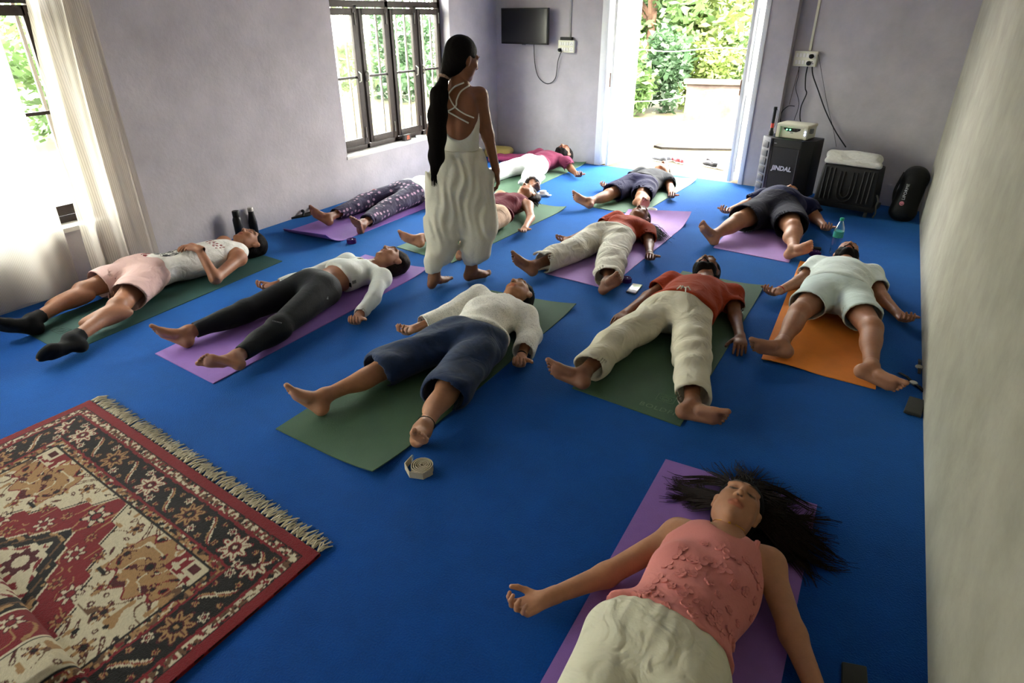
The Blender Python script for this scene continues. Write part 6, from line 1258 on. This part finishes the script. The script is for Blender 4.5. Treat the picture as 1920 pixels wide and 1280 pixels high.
# --- things on the sill of the far window
m = MB(); q = onx(762, 252, XL-0.06); m.box((q[0]-0.02, q[1]-0.06, SILL+0.003), (q[0]+0.02, q[1]+0.06, SILL+0.07)); e = m.build('box', M('dark_carton', srgb(40, 34, 34), 0.6), bevel=0.003); tag(e, 'small dark carton with an orange picture on the window sill', 'box')
m = MB(); m.box((q[0]+0.0195, q[1]-0.02, SILL+0.015), (q[0]+0.021, q[1]+0.03, SILL+0.06)); m.build('picture', M('orange_print', srgb(190, 96, 60), 0.6, col2=srgb(120, 50, 40), vscale=60), e)
q = onx(787, 251, XL-0.06); sl_ = MB(); sl_.hexa([(q[0]-0.03, q[1]-0.07, SILL+0.003), (q[0]+0.03, q[1]-0.07, SILL+0.003), (q[0]+0.03, q[1]+0.07, SILL+0.003), (q[0]-0.03, q[1]+0.07, SILL+0.003), (q[0]-0.02, q[1]-0.05, SILL+0.03), (q[0]+0.02, q[1]-0.05, SILL+0.03), (q[0]+0.02, q[1]+0.05, SILL+0.022), (q[0]-0.02, q[1]+0.05, SILL+0.022)]); tag(sl_.build('spectacle_case', M('pale_case', srgb(180, 184, 186), 0.3, metal=0.3), bevel=0.006), 'small pale case lying on the window sill', 'case')
# --- folded blankets in the far left corner
def blanket(px, sx, sy, h, c, label, ang=0.0):
    p = fl(*px); d = np.array((math.cos(ang), math.sin(ang), 0)); s = np.array((-d[1], d[0], 0)); P = [cone(p-d*sx+s*k*sy+V3(0, 0, h*0.5), p+d*sx+s*k*sy+V3(0, 0, h*0.45), h*0.55, h*0.5, None, 0.04) for k in (-1, -0.33, 0.33, 1)]
    tag(garment('blanket', P, cloth('blanket_'+label[:6].strip(), c, bump=0.4, bscale=90), None, 0.008, (), wrinkle(d, 0.006, 35, 4), zmin=0.001), label, 'blanket')
blanket((960, 301), 0.28, 0.10, 0.07, srgb(150, 56, 96), 'magenta folded blanket in the corner beyond the standing woman', 0.5); blanket((936, 292), 0.12, 0.10, 0.12, srgb(206, 186, 110), 'yellow folded blanket in the corner under the television', 0.3)
# --- sheer curtain
def curtain():
    yA, yB = 0.15, 2.68; n = 420; nz = 40; V_ = []; F_ = []
    e = empty('curtain', (XL+0.1, (yA+yB)/2, 0.05)); tag(e, 'sheer off-white curtain hanging over the near window', 'curtain')
    mt = bpy.data.materials.new('sheer_curtain'); mt.use_nodes = True; N = mt.node_tree.nodes; L = mt.node_tree.links; N.remove(N['Principled BSDF']); di = N.new('ShaderNodeBsdfDiffuse'); di.inputs[0].default_value = (*srgb(198, 190, 178), 1); tr = N.new('ShaderNodeBsdfTranslucent'); tr.inputs[0].default_value = (*srgb(206, 198, 186), 1); tp = N.new('ShaderNodeBsdfTransparent'); a = N.new('ShaderNodeMixShader'); b = N.new('ShaderNodeMixShader'); a.inputs[0].default_value = 0.6
    L.new(di.outputs[0], a.inputs[1]); L.new(tr.outputs[0], a.inputs[2]); w = N.new('ShaderNodeTexWave'); w.wave_type = 'BANDS'; w.bands_direction = 'Y'; w.inputs['Scale'].default_value = 42; tc = N.new('ShaderNodeTexCoord'); L.new(tc.outputs['Object'], w.inputs['Vector']); mr = N.new('ShaderNodeMapRange'); mr.inputs[3].default_value = 0.66; mr.inputs[4].default_value = 0.92; L.new(w.outputs[0], mr.inputs[0]); L.new(mr.outputs[0], b.inputs[0]); L.new(tp.outputs[0], b.inputs[1]); L.new(a.outputs[0], b.inputs[2]); L.new(b.outputs[0], N['Material Output'].inputs[0])
    def panel(y0, y1, lean, n, seed, ztop=2.45):
        r = random.Random(seed); ph = [r.uniform(0, 6.28) for _ in range(4)]; V_ = []; F_ = []
        for i in range(n+1):
            t = i/n
            for j in range(nz+1):
                s = j/nz; z = 0.05+(ztop-0.05)*s; y = y0+t*(y1-y0)+lean*s*(1-t)*(z/1.8 if z < 1.8 else 1)
                x = XL+0.10+0.035*(math.sin(t*n*0.10+ph[0]+0.5*math.sin(s*3))*(0.5+0.5*s*0+0.5)+0.4*math.sin(t*n*0.23+ph[1]+s*2))+0.02*(1-s)*math.sin(t*19+ph[2]); V_.append((x, y, z+0.012*math.sin(t*30+ph[3])*(1-s)))
        for i in range(n):
            for j in range(nz): a_ = i*(nz+1)+j; F_.append((a_, a_+nz+1, a_+nz+2, a_+1))
        m = MB(); m.add(V_, F_); o = m.build('curtain_panel', mt, e, smooth=True, sharp=180); return o
    panel(yA, 2.09, 0.0, 300, 1); panel(2.17, yB, 0.15, 170, 2)
    m = MB(); m.tube([(XL+0.10, yA-0.1, 2.47), (XL+0.10, yB+0.06, 2.47)], 0.012, 10); m.build('curtain_rod', STEEL, e, smooth=True)
curtain()

# ================================================================ outside
GR = M('sunlit_concrete', srgb(84, 75, 52), 0.9, col2=srgb(64, 57, 38), vscale=1.2, bump=0.3, bscale=20)
m = MB(); m.box((-40, -20, -0.35), (30, 50, -0.14)); struct(m.build('ground', M('garden_earth', srgb(78, 70, 46), 0.95, col2=srgb(48, 54, 28), vscale=0.6)))
m = MB(); m.prism([tuple(bw(-0.3, 0.021)[:2]), tuple(bw(3.6, 0.021)[:2]), tuple(bw(3.9, 0.25)[:2]), tuple(bw(5.0, 1.0)[:2]), tuple(bw(4.2, 1.45)[:2]), tuple(bw(-1.5, 1.45)[:2]), tuple(bw(-2.2, 1.0)[:2])], -0.145, -0.012); struct(m.build('porch_floor', GR))
def kerb():
    pts = curve_pts([fl(1150, 300, -.15), fl(1200, 280, -.15), fl(1250, 263, -.15), fl(1320, 252, -.15), fl(1400, 247, -.15), fl(1500, 245, -.15)]); m = MB()
    for i in range(len(pts)-1):
        a, b = pts[i], pts[i+1]; t = unit(b-a); s = np.array((-t[1], t[0], 0))*0.14; z0, z1 = V3(0, 0, -0.0), V3(0, 0, 0.24); m.hexa([a-s+z0, b-s+z0, b+s+z0, a+s+z0, a-s+z1, b-s+z1, b+s+z1, a+s+z1])
    tag(m.build('kerb_wall', M('pale_kerb', srgb(84, 76, 66), 0.9, var=0.3)), 'low curved concrete kerb beyond the porch', 'kerb')
kerb()
m = MB(); q = [fl(x, y, -.14)[:2] for x, y in ((1212, 273), (1240, 280), (1300, 282), (1372, 283), (1400, 272), (1372, 270), (1290, 271), (1240, 273))]; m.prism([tuple(a) for a in q], -0.15, -0.105); tag(m.build('dark_strip', M('dark_brown_strip', srgb(24, 19, 10), 0.95, col2=srgb(14, 11, 6), vscale=14, bump=0.8, bscale=30)), 'strip of dark brown ground in front of the kerb', 'flower bed')  # narrow raised strip in two dark browns
m = MB(); a = V3(-3.45, 12.75, -0.15); d_ = unit(V3(1, 0.25, 0)); s_ = V3(-d_[1], d_[0], 0); m.obox(a, d_*3.0, s_*0.3, (0, 0, 0.72)); m.obox(a+V3(0, 0, 0.72)-d_*0.06-s_*0.05, d_*3.1, s_*0.4, (0, 0, 0.07)); tag(m.build('garden_wall', M('weathered_concrete', srgb(84, 73, 64), 0.9, col2=srgb(54, 45, 40), vscale=4), bevel=0.01), 'weathered concrete garden wall seen through the door', 'wall')
m = MB(); a = bw(3.30, 3.3); m.obox(a+V3(0, 0, -0.15), BU*0.45, BN*0.45, (0, 0, 3.6)); tag(m.build('porch_pillar', M('white_pillar', srgb(236, 232, 226), 0.8), bevel=0.01), 'white porch pillar outside the door', 'pillar')
# dark brown strip between porch and kerb
def leaf_tree(base, h, r, n, col, label, trunk=True, lean=(0, 0), leafs=0.085, lo=0.35, name='tree', seed=0):
    R = random.Random(seed); e = empty(name, (base[0], base[1], -0.15)); tag(e, label, 'tree' if trunk else 'shrub', 'garden planting'); B = np.array((base[0], base[1], -0.15))
    T = M('tree_bark', srgb(112, 84, 66), 0.9, col2=srgb(78, 58, 46), vscale=9, bump=0.5, bscale=25)
    if trunk:
        m = MB(); top = B+V3(lean[0], lean[1], h*0.75); m.tube(curve_pts([B, B+(top-B)*0.4+V3(0.06, -0.05, 0), top], 5), [0.15*h/5-i*0.09*h/5/10 for i in range(11)], 9)
        for k in range(5):
            a = R.uniform(0, 6.28); s0 = B+(top-B)*R.uniform(0.4, 0.85); m.tube([s0, s0+V3(math.cos(a)*r*0.4, math.sin(a)*r*0.4, h*0.12), s0+V3(math.cos(a)*r*0.75, math.sin(a)*r*0.75, h*0.25)], [0.06, 0.04, 0.015], 6)
        m.build('trunk', T, e, smooth=True)
    V_ = np.zeros((n, 4, 3)); cl = [(R.uniform(-1, 1), R.uniform(-1, 1), R.uniform(-1, 1)) for _ in range(26)]; cz = h*(lo+1)/2; hz_ = h*(1-lo)/2
    for i in range(n):
        c = cl[R.randrange(26)]; p = B+V3(lean[0]*0.7, lean[1]*0.7, cz)+np.array((c[0]*r*0.75, c[1]*r*0.75, c[2]*hz_*0.8))+np.array((R.gauss(0, r*0.16), R.gauss(0, r*0.16), R.gauss(0, hz_*0.15)))
        a = unit(V3(R.gauss(0, 1), R.gauss(0, 1), R.gauss(0, 0.6))); b = unit(np.cross(a, V3(R.gauss(0, 1), R.gauss(0, 1), R.gauss(0, 1)))); L_ = leafs*R.uniform(0.7, 1.5); V_[i] = (p-a*L_, p+b*L_*0.45, p+a*L_, p-b*L_*0.45)
    me = sdf_mesh('foliage', [(V_.reshape(-1, 3), np.arange(n*4).reshape(-1, 4), None)]); lm = bpy.data.materials.get('leaf_'+name+str(seed % 3))
    key = 'leaf%d' % (seed % 3)
    if key not in MATS:
        mm = bpy.data.materials.new(key); mm.use_nodes = True; N = mm.node_tree.nodes; L = mm.node_tree.links; bs = N['Principled BSDF']; tl_ = N.new('ShaderNodeBsdfTranslucent'); mx = N.new('ShaderNodeMixShader'); mx.inputs[0].default_value = 0.4; nz = N.new('ShaderNodeTexNoise'); nz.inputs['Scale'].default_value = 1.3; tc = N.new('ShaderNodeTexCoord'); L.new(tc.outputs['Object'], nz.inputs['Vector']); cr = N.new('ShaderNodeValToRGB'); cr.color_ramp.elements[0].position = 0.35; cr.color_ramp.elements[0].color = (*[q*0.55 for q in col], 1); cr.color_ramp.elements[1].position = 0.65; cr.color_ramp.elements[1].color = (*col, 1); L.new(nz.outputs[0], cr.inputs[0]); L.new(cr.outputs[0], bs.inputs['Base Color']); L.new(cr.outputs[0], tl_.inputs[0]); L.new(bs.outputs[0], mx.inputs[1]); L.new(tl_.outputs[0], mx.inputs[2]); L.new(mx.outputs[0], N['Material Output'].inputs[0]); bs.inputs['Roughness'].default_value = 0.6; MATS[key] = mm
    fo = link('foliage', me, MATS[key], e); fo['kind'] = 'stuff'
    return e
LG = [srgb(82, 110, 58), srgb(104, 122, 60), srgb(62, 90, 58)]
dr = [((-5.0, 14.6), 4.2, 1.1, 4200, 0, (0.2, 0)), ((-3.9, 15.6), 4.6, 1.2, 4200, 1, (-0.2, 0.2)), ((-6.2, 16.5), 6.0, 1.7, 4200, 2, (0, 0)), ((-3.6, 18.5), 6.5, 1.8, 4200, 0, (0.2, 0)), ((-7.6, 19.5), 7.5, 2.2, 4200, 1, (0, 0)), ((-5.4, 22.0), 8.0, 2.4, 4600, 2, (0, 0)), ((-2.2, 22.5), 8.0, 2.4, 4600, 1, (0, 0))]
dl = ['slender light green tree nearest the kerb', 'yellow-green tree behind the kerb and shrubs', 'dark green tree left of the door view', 'green tree behind the concrete garden wall', 'yellow-green tree far left beyond the door', 'tall dark tree at the back of the garden', 'tall yellow-green tree behind the white pillar']
for i, (b, h, r, n, c, ln) in enumerate(dr): leaf_tree(b, h, r, n, LG[c], dl[i], lean=ln, seed=c+3*i, lo=0.05 if i < 4 else 0.15, leafs=0.10)
sh = [((-4.75, 13.0), 1.5, 0.55, 1800, 0), ((-4.25, 13.9), 1.7, 0.6, 1800, 2), ((-5.5, 13.9), 1.9, 0.7, 1800, 1), ((-3.4, 14.6), 1.5, 0.7, 1800, 1), ((-2.7, 15.3), 1.8, 0.8, 1800, 0)]
sn = ['leafy green shrub just behind the kerb', 'dark green shrub in the middle of the garden bed', 'yellow-green shrub at the left of the garden bed', 'yellow-green shrub above the garden wall', 'green shrub at the right behind the garden wall']
for i, (b, h, r, n, c) in enumerate(sh): leaf_tree(b, h, r, n, LG[c], sn[i], trunk=False, seed=c+3*i+120, lo=0.0, name='shrub', leafs=0.075)
wl = [((-10.5, 2.4), 2.0, 1.1, 2600, 1), ((-11.5, 5.0), 2.4, 1.3, 2600, 0), ((-11.0, 8.4), 2.2, 1.2, 2600, 1), ((-12.0, 11.0), 2.6, 1.5, 3000, 0), ((-10.8, 13.2), 2.4, 1.3, 3000, 2), ((-14.5, 8.0), 3.2, 1.8, 3200, 1), ((-13.5, 15.5), 3.4, 1.9, 3200, 0)]
wn = ['light green shrub outside the near window', 'tall green shrub between the two windows outside', 'yellow-green shrub outside the far window', 'tall green shrub right outside the far window', 'dark green shrub beyond the far window', 'large yellow-green bush away from the far window', 'large green bush at the back corner of the house']
for i, (b, h, r, n, c) in enumerate(wl): leaf_tree(b, h, r, n, LG[c], wn[i], trunk=False, seed=c+3*i+60, lo=0.0, name='shrub')
# washing line wires
for i, (a, b, lab) in enumerate((((1190, 92), (1340, 90), 'upper wire strung between the garden trees'), ((1185, 190), (1345, 168), 'lower wire strung between the garden trees'))):
    pa, pb = onplane(*a, bw(0, 4.2), BN), onplane(*b, bw(0, 4.2), BN); mid_ = (pa+pb)/2-V3(0, 0, 0.05); tag(MB().tube(curve_pts([pa-BU*1.5, pa, mid_, pb, pb+BU*1.0]), 0.008, 6).build('wire', M('pale_wire', srgb(200, 190, 180), 0.6), smooth=True), lab, 'wire')
for q, lab in ((pa-BU*1.5, 'thin post holding the garden wires beyond the left door leaf'), (pb+BU*1.0, 'thin post holding the garden wires behind the white pillar')):
    m = MB(); m.tube([(q[0], q[1], -0.16), (q[0], q[1], 2.3)], 0.03, 10); tag(m.build('wire_post', M('pale_wire', srgb(200, 190, 180), 0.6), smooth=True), lab, 'post')
# --- footwear outside the threshold
def shoe(px, ang, c1, label, clog=False, tip=0.0):
    c = fl(*px, -0.012); c[2] = -0.0115; d = np.array((math.cos(ang), math.sin(ang), 0)); s = np.array((-d[1], d[0], 0)); Z = V3(0, 0, 1); e = empty('shoe', tuple(c)); tag(e, label, 'shoe', 'footwear left outside the door'); mt = M('shoe_'+label[:9], c1, 0.7, var=0.2)
    P = [ell(c+d*0.06+Z*0.035, (d, s, Z), (0.075, 0.045, 0.034), None, 0.03), ell(c-d*0.07+Z*0.045, (d, s, Z), (0.055, 0.037, 0.045), None, 0.03), cone(c-d*0.06+Z*0.03, c+d*0.05+Z*0.03, 0.036, 0.04, None, 0.02)]
    S = [ell(c-d*0.055+Z*0.075, (d, s, Z), (0.055, 0.026, 0.055), None, 0.006)]
    g = garment('upper', P, mt, e, 0.006, S, None, zmin=c[2]+0.012); m = MB(); pr = [(-.125, -.03), (-.13, 0), (-.125, .03), (-.03, .034), (.06, .046), (.115, .03), (.13, 0), (.115, -.03), (.06, -.045), (-.03, -.033)]; m.prism([tuple((c+d*x+s*y)[:2]) for x, y in pr], c[2]+0.001, c[2]+0.018); m.build('sole', M('pale_rubber', srgb(210, 206, 196), 0.7), e, bevel=0.004)
shoe((1236, 302), 2.7, srgb(96, 98, 104), 'grey slip-on shoe turned sideways outside the door'); shoe((1248, 300), 2.4, srgb(118, 120, 126), 'grey canvas shoe beside the pink clogs outside the door')
shoe((1267, 303), 2.2, srgb(182, 92, 100), 'pink clog next to the grey shoes outside the door'); shoe((1281, 305), 1.7, srgb(190, 100, 108), 'pink clog lying open side up outside the door')
shoe((1333, 303), 1.4, srgb(70, 70, 74), 'dark grey trainer nearest the right door leaf'); shoe((1343, 301), 1.1, srgb(84, 84, 90), 'grey trainer behind the black and white shoes'); shoe((1332, 313), 2.6, srgb(34, 34, 36), 'black and white shoe at the door threshold'); shoe((1348, 316), 2.5, srgb(200, 196, 186), 'white shoe by the right door leaf')
